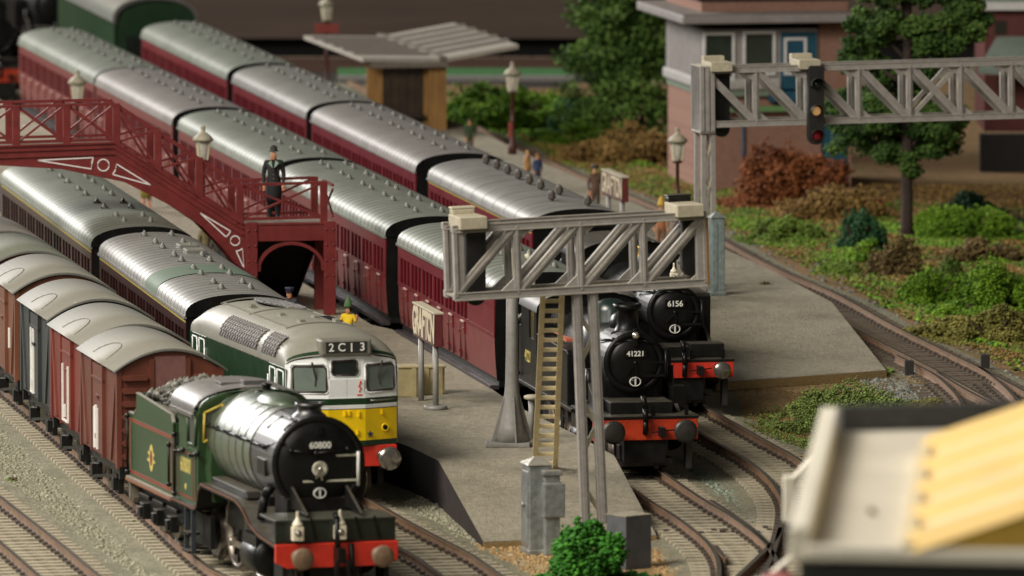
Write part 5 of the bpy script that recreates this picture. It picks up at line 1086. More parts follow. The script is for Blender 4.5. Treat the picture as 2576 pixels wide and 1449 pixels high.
obj('post', MB().lathe([(.42, .10), (.30, .45), (.20, .95), (.16, 1.5), (.145, 2.2), (.135, 3.9), (.10, 3.95)], (0, 0, 0), n=20), m_postgrey, tl); obj('foot', MB().box(-.62, .42, -.5, .3, 0, .10), m_postgrey, tl, .02)
for a in (0, 90, 180, 270): obj('fin', MB().prism([(.1, .1), (.50, .1), (.13, 1.4)], lambda x, z, a=a: (x * math.cos(R(a + 12)) - .012 * math.sin(R(a + 12)), x * math.sin(R(a + 12)) + .012 * math.cos(R(a + 12)), z), lambda x, z, a=a: (x * math.cos(R(a + 12)) + .012 * math.sin(R(a + 12)), x * math.sin(R(a + 12)) - .012 * math.cos(R(a + 12)), z)), m_postgrey, tl)
obj('lamp_head', MB().lathe([(.13, 0), (.16, .05), (.20, .12), (.22, .35), (.16, .5), (.10, .6), (.03, .75), (0, .76)], (0, 0, 3.9), n=16), m_cream, tl)
obj('lamp_arm', MB().tube([(.50, .2, 3.5), (.48, .2, 4.0), (.42, .2, 4.35), (.34, .2, 4.5)], .06, 8), m_cream, tl)
# ------------------------------------------------------------ station lamps, name boards, boxes
m_lg = mat('lantern_glass', (.62, .60, .52), .25, .15, 6); m_lgreen = mat('lantern_green', (.16, .20, .13), .5); m_lpost = mat('lamp_post_maroon', (.075, .018, .014), .45, .15)
def lamp_post(label, p, z, h, sign=None):
    t = thing('station_lamp', label, 'lamp post', (p.x, p.y, z), R(12), 'platform lamps with cream lanterns')
    obj('post', MB().lathe([(.16, 0), (.14, .3), (.08, .4), (.065, h * .5), (.09, h * .5 + .05), (.06, h * .5 + .1), (.055, h - .1), (.15, h - .06), (.17, h), (.08, h + .02)], (0, 0, 0), n=12), m_lpost, t)
    lt_ = obj('lantern', MB().lathe([(.15, 0), (.165, .02), (.245, .55), (.25, .57)], (0, 0, h), n=4), m_lg, t, rot=(0, 0, R(45)))
    fm = MB()
    for k in range(4):
        a = math.pi / 2 * k; fm.bar((.16 * math.cos(a), .16 * math.sin(a), h), (.25 * math.cos(a), .25 * math.sin(a), h + .57), .035, .035)
    obj('lantern_frame', fm, m_cream, lt_); obj('bulb', MB().ball((0, 0, h + .25), .09, 8, 0, (1, 1, 1.6)), m_lgreen, lt_)
    obj('lantern_roof', MB().lathe([(.30, .0), (.32, .03), (.20, .16), (.12, .22), (.07, .25), (.07, .38), (.09, .40), (0, .44)], (0, 0, h + .57), n=12), mat('lantern_cap_stone', (.42, .38, .28), .6, .15, dust=.3), t)
    obj('cap_band', MB().lathe([(.285, -.03), (.29, .0), (.27, .01)], (0, 0, h + .57), n=12), m_lgreen, t)
    if sign: obj('lamp_sign', MB().box(-.45 if sign == 2 else -.14, .45 if sign == 2 else .02, -.06, -.02, h - (.48 if sign == 2 else 1.6), h - (.14 if sign == 2 else 1.05)), mat('lamp_sign_pink_red', (.32, .06, .05), .5), t)
    return t
def lamp_at(label, px, ytop, z, h, s, sign=None):   # s: scale of the spot (px per m), from the platform it stands on
    D = FPX / s; u = (px - 1288) / FPX; lamp_post(label, Vector((u * D, (D - CAMH * .0) * 1.0 , 0)), z, h, sign)
lb_ = lambda px, py: V2D(at(px, py, PT))
lamp_post('lamp post rising behind the left end of the footbridge', lb_(196, 480), PT, 2.9)
lamp_post('lamp post behind the sloping stairs of the footbridge', lb_(512, 660), PT, 3.0)
lamp_post('lamp post on the right platform with a pink plate halfway up', lb_(1289, 388), PT, 2.15, 1)
lamp_post('lamp post on the right platform left of the far gantry leg', lb_(1704, 590), PT, 2.25)
lamp_post('lamp post far back beside the wooden shelter with a red sign', lb_(822, 225), PT, 2.62, 2)
def nameboard(label, q, wdt, h0, h1, az, foot=True):
    t = thing('station_nameboard', label, 'station sign', (q.x, q.y, PT), head(az), 'station nameboards')
    obj('board', MB().box(0, wdt, -.10, .10, h0, h1), mat('sign_maroon', (.13, .022, .022), .5, .2, 3, dust=.1), t, .02)
    b_ = obj('panel', MB().box(.03, wdt - .03, -.112, -.098, h0 + .03, h1 - .03), mat('sign_panel_brown', (.11, .05, .03), .7, .3, 5), t); n = 'GRAFTON'
    for i, c in enumerate(n): text('letter', c, (h1 - h0) * 1.16, mat('sign_letter_cream', (.60, .52, .36), .7, .15, 8), b_, (.03 + (wdt - .06) * (i + .5) / 7, -.116, (h0 + h1) / 2), LEFT, sx=.58 * wdt / 2.2, bold=.035 if foot else .010)
    obj('dusty_top', MB().box(-.01, wdt + .01, -.13, .13, h1 + .002, h1 + .05), m_gantc, t, .01)
    for x in (wdt * .18, wdt * .86): obj('post', MB().cyl((x, 0, 0), (x, 0, h0), .075, .07, 12), m_postgrey, t)
    if foot: obj('foot', MB().cyl((wdt * .86, 0, 0), (wdt * .86, 0, .10), .30, .28, 20), m_postgrey, t)
nameboard('near station nameboard, dusty cream letters, in front of cream boxes', V2D(at(1050, 1002, PT)), 2.9, 1.56, 2.36, 11)
nameboard('far station nameboard on the right platform, maroon end', V2D(at(1522, 592, PT)), 3.0, 1.25, 1.98, 11, False)
def bench(label, q, w, d, h):
    t = thing('platform_box', label, 'box', (q.x, q.y, PT), R(10), 'cream boxes on the left platform')
    mm = mat('box_olive_cream', (.40, .33, .17), .6, .12, 3, dust=.5, dustc=(.52, .46, .30))
    obj('body', MB().box(0, w, 0, d, 0, h), mm, t, .02); obj('lid', MB().box(-.03, w + .03, -.03, d + .03, h + .002, h + .05), mm, t, .01)
    for x in (.06, w - .18): obj('end_batten', MB().box(x, x + .12, -.03, -.002, .0, h), mm, t)
    return t
bench('wide olive cream box partly behind the diesel', V2D(at(968, 1000, PT)), .85, .6, .72); bench('narrow olive cream box between the nameboard posts', V2D(at(1061, 993, PT)), .58, .45, .66)
# ------------------------------------------------------------ people
def person(label, q, z, h, facing, zones, hat=None, arms='down', lean=0, hair=(.05, .03, .02), skirt=None, extra=None):
    t = thing('person', label, 'person', (q.x, q.y, z), R(facing)); k = h / 1.75     # faces -y
    V, E, Rr = [], [], []
    def v(x, y, zz, r, par=None):
        V.append((x * k, y * k, zz * k)); Rr.append(r * k); i = len(V) - 1
        if par is not None: E.append((par, i))
        return i
    pel = v(0, 0, .92, .15); ab = v(0, .0, 1.08, .135, pel); ch = v(0, .0, 1.30, .165, ab); nk = v(0, 0, 1.47, .07, ch); hd = v(0, -.015, 1.57, .088, nk); v(0, -.02, 1.68, .092, hd)
    v(0, -.115, 1.60, .016, hd)
    for s in (-1, 1):
        hp = v(s * .09, 0, .86, .115, pel); kn = v(s * .10, -.015, .48, .078, hp); an = v(s * .10, .01, .10, .055, kn); v(s * .105, -.14, .045, .042, an)
        sh = v(s * .19, 0, 1.40, .075, ch)
        if arms == 'down': el = v(s * .245, .01, 1.12, .055, sh); wr = v(s * .235, -.07, .88, .038, el)
        elif arms == 'up' and s > 0: el = v(s * .27, -.05, 1.18, .055, sh); wr = v(s * .32, -.14, 1.36, .038, el)
        else: el = v(s * .26, -.02, 1.14, .055, sh); wr = v(s * .18, -.17, 1.05, .038, el)
        x, y, zz = [c / k for c in V[wr]]; dn = -1 if arms == 'down' else .6
        pm = v(x, y - .01, zz + dn * .06, .036, wr)
        for f in range(4): a = v(x + (f - 1.5) * .018, y - .015, zz + dn * .12, .011, pm); v(x + (f - 1.5) * .019, y - .03, zz + dn * (.165 - abs(f - 1.5) * .012), .009, a)
        v(x - s * .045, y - .035, zz + dn * .085, .011, pm)
    me = bpy.data.meshes.new('body'); me.from_pydata(V, E, []); o = bpy.data.objects.new('body', me); COL.objects.link(o)
    md = o.modifiers.new('skin', 'SKIN'); md.use_smooth_shade = True
    for i, d in enumerate(me.skin_vertices[0].data): d.radius = (Rr[i], Rr[i]); d.use_root = (i == 0)
    o.modifiers.new('sub', 'SUBSURF').levels = 1; dg = bpy.context.evaluated_depsgraph_get(); m2 = bpy.data.meshes.new_from_object(o.evaluated_get(dg)); bpy.data.objects.remove(o)
    jacket, legs, shoes = [mat('cloth_%d_%d_%d' % tuple(int(c * 999) for c in z_), z_, .75, .2, 5) for z_ in zones]
    m2.materials.clear(); [m2.materials.append(x) for x in (m_skin, jacket, legs, shoes)]
    idx = []
    for p in m2.polygons:
        c = p.center / k; hand = abs(c.x) > .16 and (c.z < .90 if arms == 'down' else (c.y < -.13 and c.z > .95))
        idx.append(0 if c.z > 1.46 or hand else 1 if c.z > .90 else 2 if c.z > .12 else 3)
    m2.polygons.foreach_set('material_index', idx); m2.update(); put('body', m2, t)
    for s in (-1, 1): obj('eye', MB().ball((s * .034 * k, -.105 * k, 1.625 * k), .010 * k, 6), m_black, t)
    if hat:
        kind, c = hat; hm = mat('hat_%d_%d_%d' % tuple(int(x * 999) for x in c), c, .7, .2, 6)
        if kind == 'bowler': obj('hat', MB().lathe([(.135, 0), (.14, .012), (.105, .03), (.108, .09), (.095, .13), (.05, .165), (0, .17)], (0, -.01 * k, 1.675 * k), n=16), hm, t, scale=(1, 1, 1))
        elif kind == 'cap': obj('hat', MB().lathe([(.10, 0), (.105, .05), (.13, .08), (.12, .105), (0, .12)], (0, 0, 1.66 * k), n=16).box(-.07, .07, -.17, -.07, 1.66 * k, 1.675 * k), hm, t)
        else: obj('hat', MB().lathe([(.115, 0), (.11, .06), (.085, .16), (.04, .26), (0, .31)], (0, 0, 1.66 * k), (0, .15, 1), 14), hm, t)
    else: obj('hair', MB().ball((0, .012 * k, 1.68 * k), .102 * k, 12, 0, (1, 1, .95)), mat('hair_%d' % int(hair[0] * 999), hair, .7), t)
    if skirt: obj('skirt', MB().lathe([(.155 * k, 1.08 * k), (.19 * k, .9 * k), (.20 * k, .62 * k), (.175 * k, .44 * k), (.15 * k, .44 * k)], (0, 0, 0), n=18, cap=False), mat('skirt_%d' % int(skirt[0] * 999), skirt, .8), t)
    if extra: extra(t, k)
    return t
def uniform(t, k):
    obj('collar', MB().add([(-.13 * k, -.165 * k, 1.40 * k), (-.02 * k, -.185 * k, 1.28 * k), (-.05 * k, -.14 * k, 1.47 * k)], [(0, 1, 2)]).add([(.13 * k, -.165 * k, 1.40 * k), (.05 * k, -.14 * k, 1.47 * k), (.02 * k, -.185 * k, 1.28 * k)], [(0, 1, 2)]), mat('collar_mint', (.25, .36, .28), .7), t)
    obj('tie', MB().box(-.02 * k, .02 * k, -.178 * k, -.165 * k, 1.22 * k, 1.44 * k), m_navy, t)
    for z in (1.22, 1.12, 1.02): obj('button', MB().ball((0, -.168 * k, z * k), .014 * k, 6), m_brass, t)
lw = bt.matrix_basis @ Vector((z8(1790, 0)[0], -.75, 0))
person('standing figure in dark uniform and round hat on the footbridge landing', Vector((lw.x, lw.y, 0)), zl, 1.98, 0, [(.016, .016, .015), (.014, .014, .015), (.012, .012, .012)], ('bowler', (.03, .028, .02)), skirt=(.015, .015, .017), extra=uniform)
person('figure in yellow top and green pointed hat beside the diesel', V2D(at(876, 898, PT)), PT, 1.35, -10, [(.75, .52, .01), (.55, .40, .02), (.2, .1, .05)], ('point', (.06, .13, .04)), 'up')
person('figure in a blue peaked cap under the footbridge landing', V2D(at(729, 880, PT)), PT, 1.62, -15, [(.03, .03, .04), (.03, .03, .04), (.02, .02, .02)], ('cap', (.03, .035, .06)))
person('figure in an olive coat standing under the footbridge arch', V2D(at(516, 692, PT)), PT, 1.55, 40, [(.20, .17, .08), (.14, .12, .06), (.05, .04, .03)], ('cap', (.16, .13, .07)))
person('dark figure beside the olive coat under the footbridge arch', V2D(at(548, 712, PT)), PT, 1.5, 200, [(.06, .06, .05), (.07, .05, .04), (.03, .02, .02)], None)
person('figure in an olive skirt with bare legs under the footbridge', V2D(at(368, 530, PT)), PT, 1.6, 10, [(.20, .17, .02), (.62, .30, .20), (.5, .2, .15)], None, skirt=(.20, .17, .02))
person('bareheaded figure in a blue top on the right platform edge', V2D(at(1352, 474, PT)), PT, 1.12, 30, [(.04, .06, .14), (.05, .05, .08), (.03, .02, .02)], None, hair=(.35, .16, .06))
person('orange figure left of the blue top on the right platform', V2D(at(1327, 466, PT)), PT, 1.12, 60, [(.62, .33, .12), (.5, .3, .12), (.1, .06, .04)], None, hair=(.6, .35, .12))
person('brown figure in a flat cap in front of the far nameboard', V2D(at(1497, 545, PT)), PT, 1.6, 20, [(.13, .075, .05), (.10, .06, .045), (.04, .03, .02)], ('cap', (.09, .075, .06)))
person('dark green figure at the far end of the right platform', V2D(at(1182, 390, PT)), PT, 1.2, 0, [(.03, .06, .02), (.04, .05, .03), (.03, .02, .02)], None, hair=(.16, .09, .07))
person('figure with yellow hat beside the rear tank engine', V2D(at(1663, 635, PT)), PT, 1.45, 0, [(.45, .16, .06), (.2, .1, .05), (.05, .04, .03)], ('point', (.65, .42, .05)))
dr = person('driver in a blue cap leaning inside the green engine cab', V2D(E1 + D1 * -8.55 + Vector((-1.02, -.28, 0))), 1.82, 1.35, -75, [(.45, .45, .42), (.04, .05, .1), (.03, .03, .03)], ('cap', (.05, .14, .4)))
q = LT3.p(-9.0, -1.0); person('driver with a bare orange arm in the front tank engine cab', q, 1.6, 1.3, -80, [(.6, .22, .08), (.05, .05, .06), (.03, .03, .03)], ('cap', (.04, .04, .05)), 'up')
# ------------------------------------------------------------ foliage
BLOB = {}
def bush(label, q, w, d, h, kind, n=2600, s=.075, lobes=9, round_=False, name='bush', cat='bush', group='bushes on the right-hand bank', z=0.0, flat=.75, st=False, leaf=False):
    cols = {'bright': ((.035, .10, .004), (.27, .47, .035)), 'dark': ((.006, .035, .014), (.05, .14, .05)), 'rust': ((.085, .022, .008), (.42, .15, .05)), 'tan': ((.13, .07, .02), (.43, .28, .09)), 'olive': ((.08, .08, .015), (.36, .33, .08)), 'twig': ((.05, .034, .012), (.28, .20, .075)), 'emerald': ((.008, .06, .006), (.08, .30, .03)), 'moss': ((.06, .095, .018), (.29, .38, .10)), 'mid': ((.04, .08, .008), (.22, .33, .05))}
    m = foliage_mat('foliage_' + kind, *cols[kind]); rng = np.random.default_rng(abs(hash((label, 3))) % 1000 if False else len(label) * 7 + int(q.x * 3) % 97)
    lobes = int(lobes * 1.6); L = rng.uniform(-1, 1, (lobes, 3)); L /= np.maximum(1, np.linalg.norm(L[:, :2], axis=1, keepdims=True)); ed = np.linalg.norm(L[:, :2], axis=1)
    L[:, 2] = rng.uniform(.1, .85, lobes) * (1.05 - .75 * ed); L[:, 2] *= 1.25; L[:, 2] = rng.uniform(.15, .72, lobes) if round_ else L[:, 2]; lr = rng.uniform(.18, .48, lobes) * (1.15 - .45 * ed); n = int(n * 2.1)
    lt_ = rng.uniform(-.22, .22, lobes); wt = lr ** 1.6; k = rng.choice(lobes, n, p=wt / wt.sum()); dirs = rng.normal(size=(n, 3)); dirs /= np.linalg.norm(dirs, axis=1, keepdims=True); rad = rng.uniform(.5, 1.0, n) ** .5
    ph = rng.uniform(0, 6.28, 6); nz = np.sin(dirs[:, 0] * 5 + ph[0] + k) * np.sin(dirs[:, 1] * 6 + ph[1] + k * 2) + .6 * np.sin(dirs[:, 2] * 9 + dirs[:, 0] * 8 + ph[2] + k)
    P = L[k] * np.array([.80, .80, .9]) + dirs * (lr[k] * rad * (1 + .28 * nz))[:, None]
    sk = int(n * .14); an = rng.uniform(0, 6.28, sk); rr = 1.0 + np.abs(rng.normal(0, .22, sk)); P = np.vstack([P, np.column_stack([np.cos(an) * rr, np.sin(an) * rr, rng.uniform(0, .10, sk)])]); k = np.concatenate([k, rng.integers(0, lobes, sk)]); nz = np.concatenate([nz, rng.normal(0, .5, sk)])
    keep = P[:, 2] > -.02; P = P[keep]; k = k[keep]; nz = nz[keep]
    tone = np.clip(.40 + lt_[k] + .13 * nz + rng.normal(0, .16, len(P)), 0, 1); s = s * .72
    C = P * np.array([w / 2, d / 2, h * .92]); S = rng.uniform(.6, 1.4, len(P)) * s
    if st: o = lumps(name, C + np.array([q.x, q.y, z]), S, m, None, tone, flat); return stuff(o, label, cat)
    t = thing(name, label, cat, (q.x, q.y, z), 0, group); lumps('foliage', C, S, m, t, tone, flat, leaf)
    tw = MB()
    for j in range(5):
        a = rng.uniform(0, 6.28); tw.bar((0, 0, -.05), (w * .28 * math.cos(a), d * .28 * math.sin(a), h * .6), .04, .04)
    obj('stems', tw, mat('stem_brown', (.08, .05, .03), .8), t); return t
def zb(px, py): return V2D(at(px, py, 0.0))
B = lambda lab, px, py, wpx, hpx, kind, n=2600, dp=1.1, **k: (lambda q: bush(lab, q, wpx / (FPX / q.y), wpx / (FPX / q.y) * dp, hpx / (FPX / q.y), kind, n, **k))(zb(px, py))
B('bright emerald bush in front of the concrete block', 1492, 1466, 215, 158, 'emerald', 4200, 1.0, s=.085, lobes=12, round_=True, group='') 
B('long bright green bush behind the right platform lamp', 1310, 325, 420, 125, 'bright', 5200, .8, s=.10, lobes=16, round_=True)
B('tall dark green clump right of the long bright bush', 1440, 335, 150, 120, 'dark', 2200, 1, s=.10)
B('low bright green strip in front of the orange-brown scrub', 1480, 352, 330, 50, 'bright', 1800, 1.2, s=.09)
B('orange-brown scrub beside the brick signal box', 1560, 408, 310, 105, 'tan', 4200, 1, s=.09, lobes=14)
B('rust red bush at the foot of the brick signal box', 2010, 522, 320, 178, 'rust', 6000, .8, s=.085, lobes=16, round_=True)
B('dry tan bush under the rust red one', 2090, 555, 300, 100, 'tan', 3400, .8, s=.08, lobes=12)
B('small dark green bush left of the tree trunk', 2162, 632, 128, 112, 'dark', 2400, 1, s=.07)
B('brown twiggy bush in front of the tree trunk', 2255, 700, 140, 118, 'twig', 2800, 1, s=.06)
B('bright green bush behind the twiggy brown one', 2180, 665, 120, 80, 'bright', 1800, 1, s=.07)
B('ragged bright green bush right of the twiggy brown one', 2345, 770, 190, 105, 'bright', 3800, 1.1, s=.06, lobes=12)
B('largest bright green bush at the right edge, above the tan scrub', 2500, 775, 230, 150, 'bright', 5200, 1.0, s=.062, lobes=14)
B('mid green bush between the two ragged bright ones', 2420, 735, 150, 95, 'mid', 2600, 1.1, s=.062, lobes=10)
B('low bright green bush in front of the ragged bright pair', 2400, 800, 170, 55, 'bright', 2200, 1.3, s=.055, lobes=10)
B('bright green bush right of the tree trunk', 2430, 600, 260, 115, 'bright', 6000, .9, s=.062, lobes=12)
B('dark green bush behind the bright one at the right edge', 2440, 560, 200, 75, 'dark', 2200, .9, s=.085)
B('tan scrub at the right edge below the green bushes', 2500, 860, 250, 105, 'olive', 5500, .9, s=.055, lobes=16)
B('dry olive clump near the track at the right', 2380, 850, 200, 60, 'olive', 2200, 1, s=.07)
B('brown scrub between the two right-hand green bushes', 2470, 660, 220, 80, 'twig', 2400, 1, s=.08)
B('olive green clump right of the far gantry leg', 1965, 605, 200, 62, 'mid', 2400, 1.2, s=.075)
B('small green clump beside the bare track', 2120, 690, 120, 42, 'mid', 1400, 1.2, s=.065)
B('bright clump at the right platform ramp edge', 2200, 940, 100, 28, 'moss', 900, 1.4, s=.05)
B('mossy green mound between the platform end and the yellow roof', 2130, 1078, 370, 125, 'moss', 8500, 2.0, s=.05, lobes=18)
B('small moss tuft left of the mossy mound', 1960, 1085, 90, 26, 'moss', 900, 2, s=.045)
B('small moss tuft beside the blurred roof', 2060, 1120, 80, 24, 'moss', 800, 2, s=.045); B('olive moss tuft beside the curving points', 2330, 1030, 120, 26, 'olive', 900, 2, s=.045)
# ground cover: flock and turf scattered over the bank
def cover(label, poly, n, kind, s, z=.05, name='ground_cover', cat='ground cover'):
    P = scatter(pxpoly(poly), int(n * 2.6)); m = foliage_mat('foliage_' + kind, (.05, .05, .01), (.25, .2, .05))
    h0 = len(label) * 1.7; hz = np.array([0.05 * math.sin(a * 1.7 + b * .45 + h0) + .04 * math.sin(b * .9 - a + h0 * 2) + .03 * math.sin(a * 4.1 + b * 1.3 + h0) for a, b in P]); keep = RNG.random(len(P)) < (.06 if kind == 'bright' else .28) + 7 * np.clip(hz, 0, 1)
    P = P[keep]; o = lumps(name, np.column_stack([P, z + np.abs(hz[keep])]), RNG.uniform(.4, 1.3, len(P)) * s * .62, m, flat=.7); stuff(o, label, cat)
bankpoly = [(1300, 345), (1860, 470), (2000, 560), (2576, 800), (2600, 960), (2420, 870), (2270, 800), (2110, 715), (1950, 640), (1700, 515), (1420, 420)]
cover('tan and olive scrub over the right bank', bankpoly, 9000, 'olive', .10); cover('dry tan flock over the right bank', bankpoly, 8000, 'tan', .09); cover('green tufts over the right bank', bankpoly, 5500, 'mid', .10)
cover('dry flock around the tree and bushes', [(1800, 470), (2576, 470), (2600, 760), (2300, 740), (2000, 600)], 7000, 'tan', .10); cover('green flock around the tree and bushes', [(1800, 500), (2576, 520), (2600, 780), (2300, 760), (2000, 640)], 6000, 'mid', .10)
cover('bright green turf tufts over the right bank', bankpoly, 7000, 'bright', .13); cover('bright green turf tufts around the tree and bushes', [(1800, 540), (2576, 560), (2600, 780), (2300, 760), (2000, 660)], 8000, 'bright', .13)
cover('sandy flock around the mossy mound', [(1860, 960), (2290, 930), (2420, 1070), (2060, 1190), (1860, 1070)], 4000, 'tan', .035, .02)
sp = MB().add([(p.x, p.y, .006) for p in pxpoly([(1840, 962), (2240, 935), (2330, 1000), (2420, 1100), (2080, 1190), (1980, 1120), (1880, 1065)])], [tuple(range(7))]); struct(obj('sand_path', sp, g_sand))
sp = MB().add([(p.x, p.y, .006) for p in pxpoly([(1190, 1366), (1640, 1360), (1790, 1400), (1800, 1500), (1300, 1500)])], [tuple(range(5))]); struct(obj('sand_path', sp, g_sand))
# trees
def tree(label, q, h, r0, lean, crown, kind, group):
    t = thing('tree', label, 'tree', (q.x, q.y, 0), 0, group); bk = mat('bark_brown', (.050, .032, .026), .9, .3, 5, bump=.7, bs=12)
    m = MB(); pr = [(r0 * 1.35, 0), (r0, .5), (r0 * .85, h * .4), (r0 * .6, h * .75), (r0 * .2, h)]
    m.lathe(pr, (0, 0, -.05), (0, 0, 1), 12); 
    for c, r, n, s in crown:
        c = Vector(c); a = Vector((0, 0, max(.5, c.z - r * .7 - .3))); mid = (a + c) / 2 + Vector((0, 0, .15)); m.cyl(a, mid, r0 * .4, r0 * .28, 7); m.cyl(mid, c, r0 * .28, r0 * .1, 7)
        for j in range(3): e = c + Vector(RNG.normal(size=3) * r * .45); m.cyl(mid, e, r0 * .16, r0 * .05, 5)
    obj('trunk', m, bk, t)
    C, S, T = [], [], []
    for c, r, n, s in crown:
        c = (c[0] * (.84 if kind == 'tree' else 1), c[1], c[2]); r = r * (.88 if kind == 'tree' else 1); k = 22; n = int(n * 1.3); s = s * .8; cc = RNG.normal(size=(k, 3)); cc /= np.linalg.norm(cc, axis=1, keepdims=True); cc *= RNG.uniform(.3, 1.0, (k, 1)) * r * np.array([1.35, 1.2, .85])
        i = RNG.integers(0, k, n); d = RNG.normal(size=(n, 3)); d /= np.linalg.norm(d, axis=1, keepdims=True); P = np.array(c) + cc[i] + d * (RNG.uniform(.5, 1, (n, 1)) ** .5) * r * RNG.uniform(.2, .5, (n, 1)) * np.array([1, 1, .75])
        C.append(P); S.append(RNG.uniform(.6, 1.4, n) * s); T.append(np.clip(.4 + .25 * np.sin(i * 2.4) + RNG.normal(0, .18, n), 0, 1))
    cols = {'tree': ((.012, .045, .007), (.14, .24, .05)), 'ivy': ((.012, .05, .006), (.21, .35, .075))}[kind]
    lumps('crown', np.vstack(C), np.concatenate(S), foliage_mat('foliage_' + kind, *cols), t, np.concatenate(T), .8, kind == 'ivy'); return t
q = zb(2281, 600)
tree('tall tree with a bare dark trunk rising behind the far gantry', q, 11.5, .19, 0, [((-1.2, .2, 6.6), 1.0, 2600, .085), ((1.4, 0, 6.4), 1.15, 3000, .085), ((-.9, -.2, 8.2), 1.1, 2800, .085), ((.9, .3, 8.4), 1.2, 3000, .085), ((-1.1, 0, 4.0), .9, 2200, .08), ((.9, 0, 3.7), 1.0, 2400, .08), ((0, .2, 2.6), .85, 1800, .075), ((2.1, .2, 7.2), .8, 1800, .085), ((-1.7, .2, 5.6), .7, 1500, .08), ((0, .8, 5.0), .9, 1800, .08), ((-.4, 0, 10), 1.3, 2200, .085), ((-1.3, 1.4, 3.2), 1.2, 2600, .08), ((1.2, 1.6, 3.4), 1.2, 2600, .08), ((-1.9, 1.2, 4.3), .9, 1800, .08)], 'tree', '')
q = zb(1588, 376)
tree('dense dark leafy tree left of the signal box', q, 8.6, .2, 0, [((dx, dy, z), r, 1700, .12) for dx, dy, z in ((-.9, 0, 1.6), (.8, 0, 1.5), (0, .2, 2.4), (-1.0, 0, 3.0), (1.1, 0, 3.1), (0, -.3, 3.8), (-1.0, 0, 4.6), (1.0, .1, 4.7), (0, -.3, 5.4), (-.9, 0, 6.2), (.9, 0, 6.2), (0, 0, 7.2), (-.8, 0, 7.9), (.8, .2, 7.9), (0, 0, 8.7)) for r in (1.25,)], 'ivy', '')
# ------------------------------------------------------------ signal box
def brick_mat(name, a, b):
    m = bpy.data.materials.new(name); m.use_nodes = True; N = m.node_tree.nodes; L = m.node_tree.links; p = N['Principled BSDF']; p.inputs['Roughness'].default_value = .85
    tc = N.new('ShaderNodeTexCoord'); mp = N.new('ShaderNodeMapping'); mp.inputs['Rotation'].default_value = (R(90), 0, 0); L.new(tc.outputs['Object'], mp.inputs[0])
    br = N.new('ShaderNodeTexBrick'); br.inputs['Scale'].default_value = 4.2; br.inputs['Color1'].default_value = (*a, 1); br.inputs['Color2'].default_value = (*b, 1); br.inputs['Mortar'].default_value = (.30, .22, .17, 1); br.inputs['Mortar Size'].default_value = .012
    L.new(mp.outputs[0], br.inputs['Vector']); L.new(br.outputs['Color'], p.inputs['Base Color']); return m
m_brick = brick_mat('signal_box_brick', (.23, .112, .078), (.285, .155, .112)); m_gw = mat('signal_box_grey', (.28, .26, .25), .5, .1, 2); m_fw = mat('frame_white_grey', (.68, .68, .67), .45, .06)
m_blue = mat('door_blue', (.010, .075, .125), .5, .15, 3); m_felt = mat('roof_felt_grey', (.22, .19, .17), .8, .15, 3)
q = V2D(at(1765, 485, 0)); SBX = thing('signal_box', 'brick signal box with white framed windows, blue door and overhanging flat roof', 'building', (q.x, q.y, 0), R(10))
u = lambda px: (px - 1765) / 73.0; zz = lambda py: (485 - py) / 73.0
obj('wall', MB().box(u(1772), u(2140), 0, 6.4, 0, zz(248)), m_brick, SBX); obj('pilaster', MB().box(u(2005), u(2034), -.14, 0, 0, zz(320)).box(u(1868), u(1876), -.09, -.03, zz(455), zz(325)), m_brick, SBX) if False else obj('pilaster', MB().box(u(2030), u(2062), -.16, -.002, 0, zz(350)), m_brick, SBX)
obj('drainpipe', MB().cyl((u(1868), -.08, .2), (u(1868), -.08, zz(320)), .055, .055, 8), mat('drainpipe_blue', (.06, .085, .14), .5), SBX)
obj('upper_storey', MB().box(u(1765), u(2055), -.12, 6.3, zz(218), zz(82)), m_gw, SBX, .04); obj('sill_band', MB().box(u(1757), u(1960), -.28, 6.4, zz(232), zz(205)), mat('sill_pale', (.42, .41, .39), .5), SBX, .08)
obj('string_band', MB().box(u(1768), u(1965), -.2, 6.4, zz(248), zz(234)), mat('band_green_grey', (.17, .22, .16), .6), SBX)
for i in range(9): obj('side_board', MB().box(u(1765) - .03, u(1765) - .002, .1 + i * .62, .62 + i * .62, zz(200), zz(90)), m_gw, SBX)
def win(x0, x1, y0, y1, gm, fr, nm='window'):
    w = obj(nm, MB().box(u(x0), u(x1), -.15, -.122, zz(y1), zz(y0)), gm, SBX); b = .10
    obj('window_frame', MB().box(u(x0) - b, u(x0), -.22, -.12, zz(y1) - b, zz(y0) + b).box(u(x1), u(x1) + b, -.22, -.12, zz(y1) - b, zz(y0) + b).box(u(x0), u(x1), -.22, -.12, zz(y0), zz(y0) + b).box(u(x0), u(x1), -.22, -.12, zz(y1) - b, zz(y1)), fr, w, .02); return w
m_sbg = mat('signal_box_glass', (.035, .045, .035), .15, .3, .6)
win(1772, 1838, 97, 200, m_sbg, m_fw); win(1872, 1940, 95, 190, m_sbg, m_fw)
dd = obj('door', MB().box(u(1960), u(2050), -.16, -.121, zz(232), zz(92)), m_blue, SBX, .02); win(1975, 2018, 112, 190, mat('door_pane_grey', (.20, .21, .22), .3, .1), m_fw, 'door_window')
obj('lower_door', MB().box(u(2066), u(2130), -.05, -.002, .3, zz(318)), m_blue, SBX, .02); obj('steps_panel', MB().box(u(1930), u(2056), -.4, -.002, zz(262), zz(236)), m_blue, SBX, .02); obj('balcony_strip', MB().box(u(1800), u(1990), -.36, -.30, zz(285), zz(272)), mat('balcony_green', (.13, .28, .10), .6), SBX)
obj('end_wall', MB().box(u(2058), u(2150), -.05, 7, zz(248) + .002, zz(72)), m_brick, SBX)
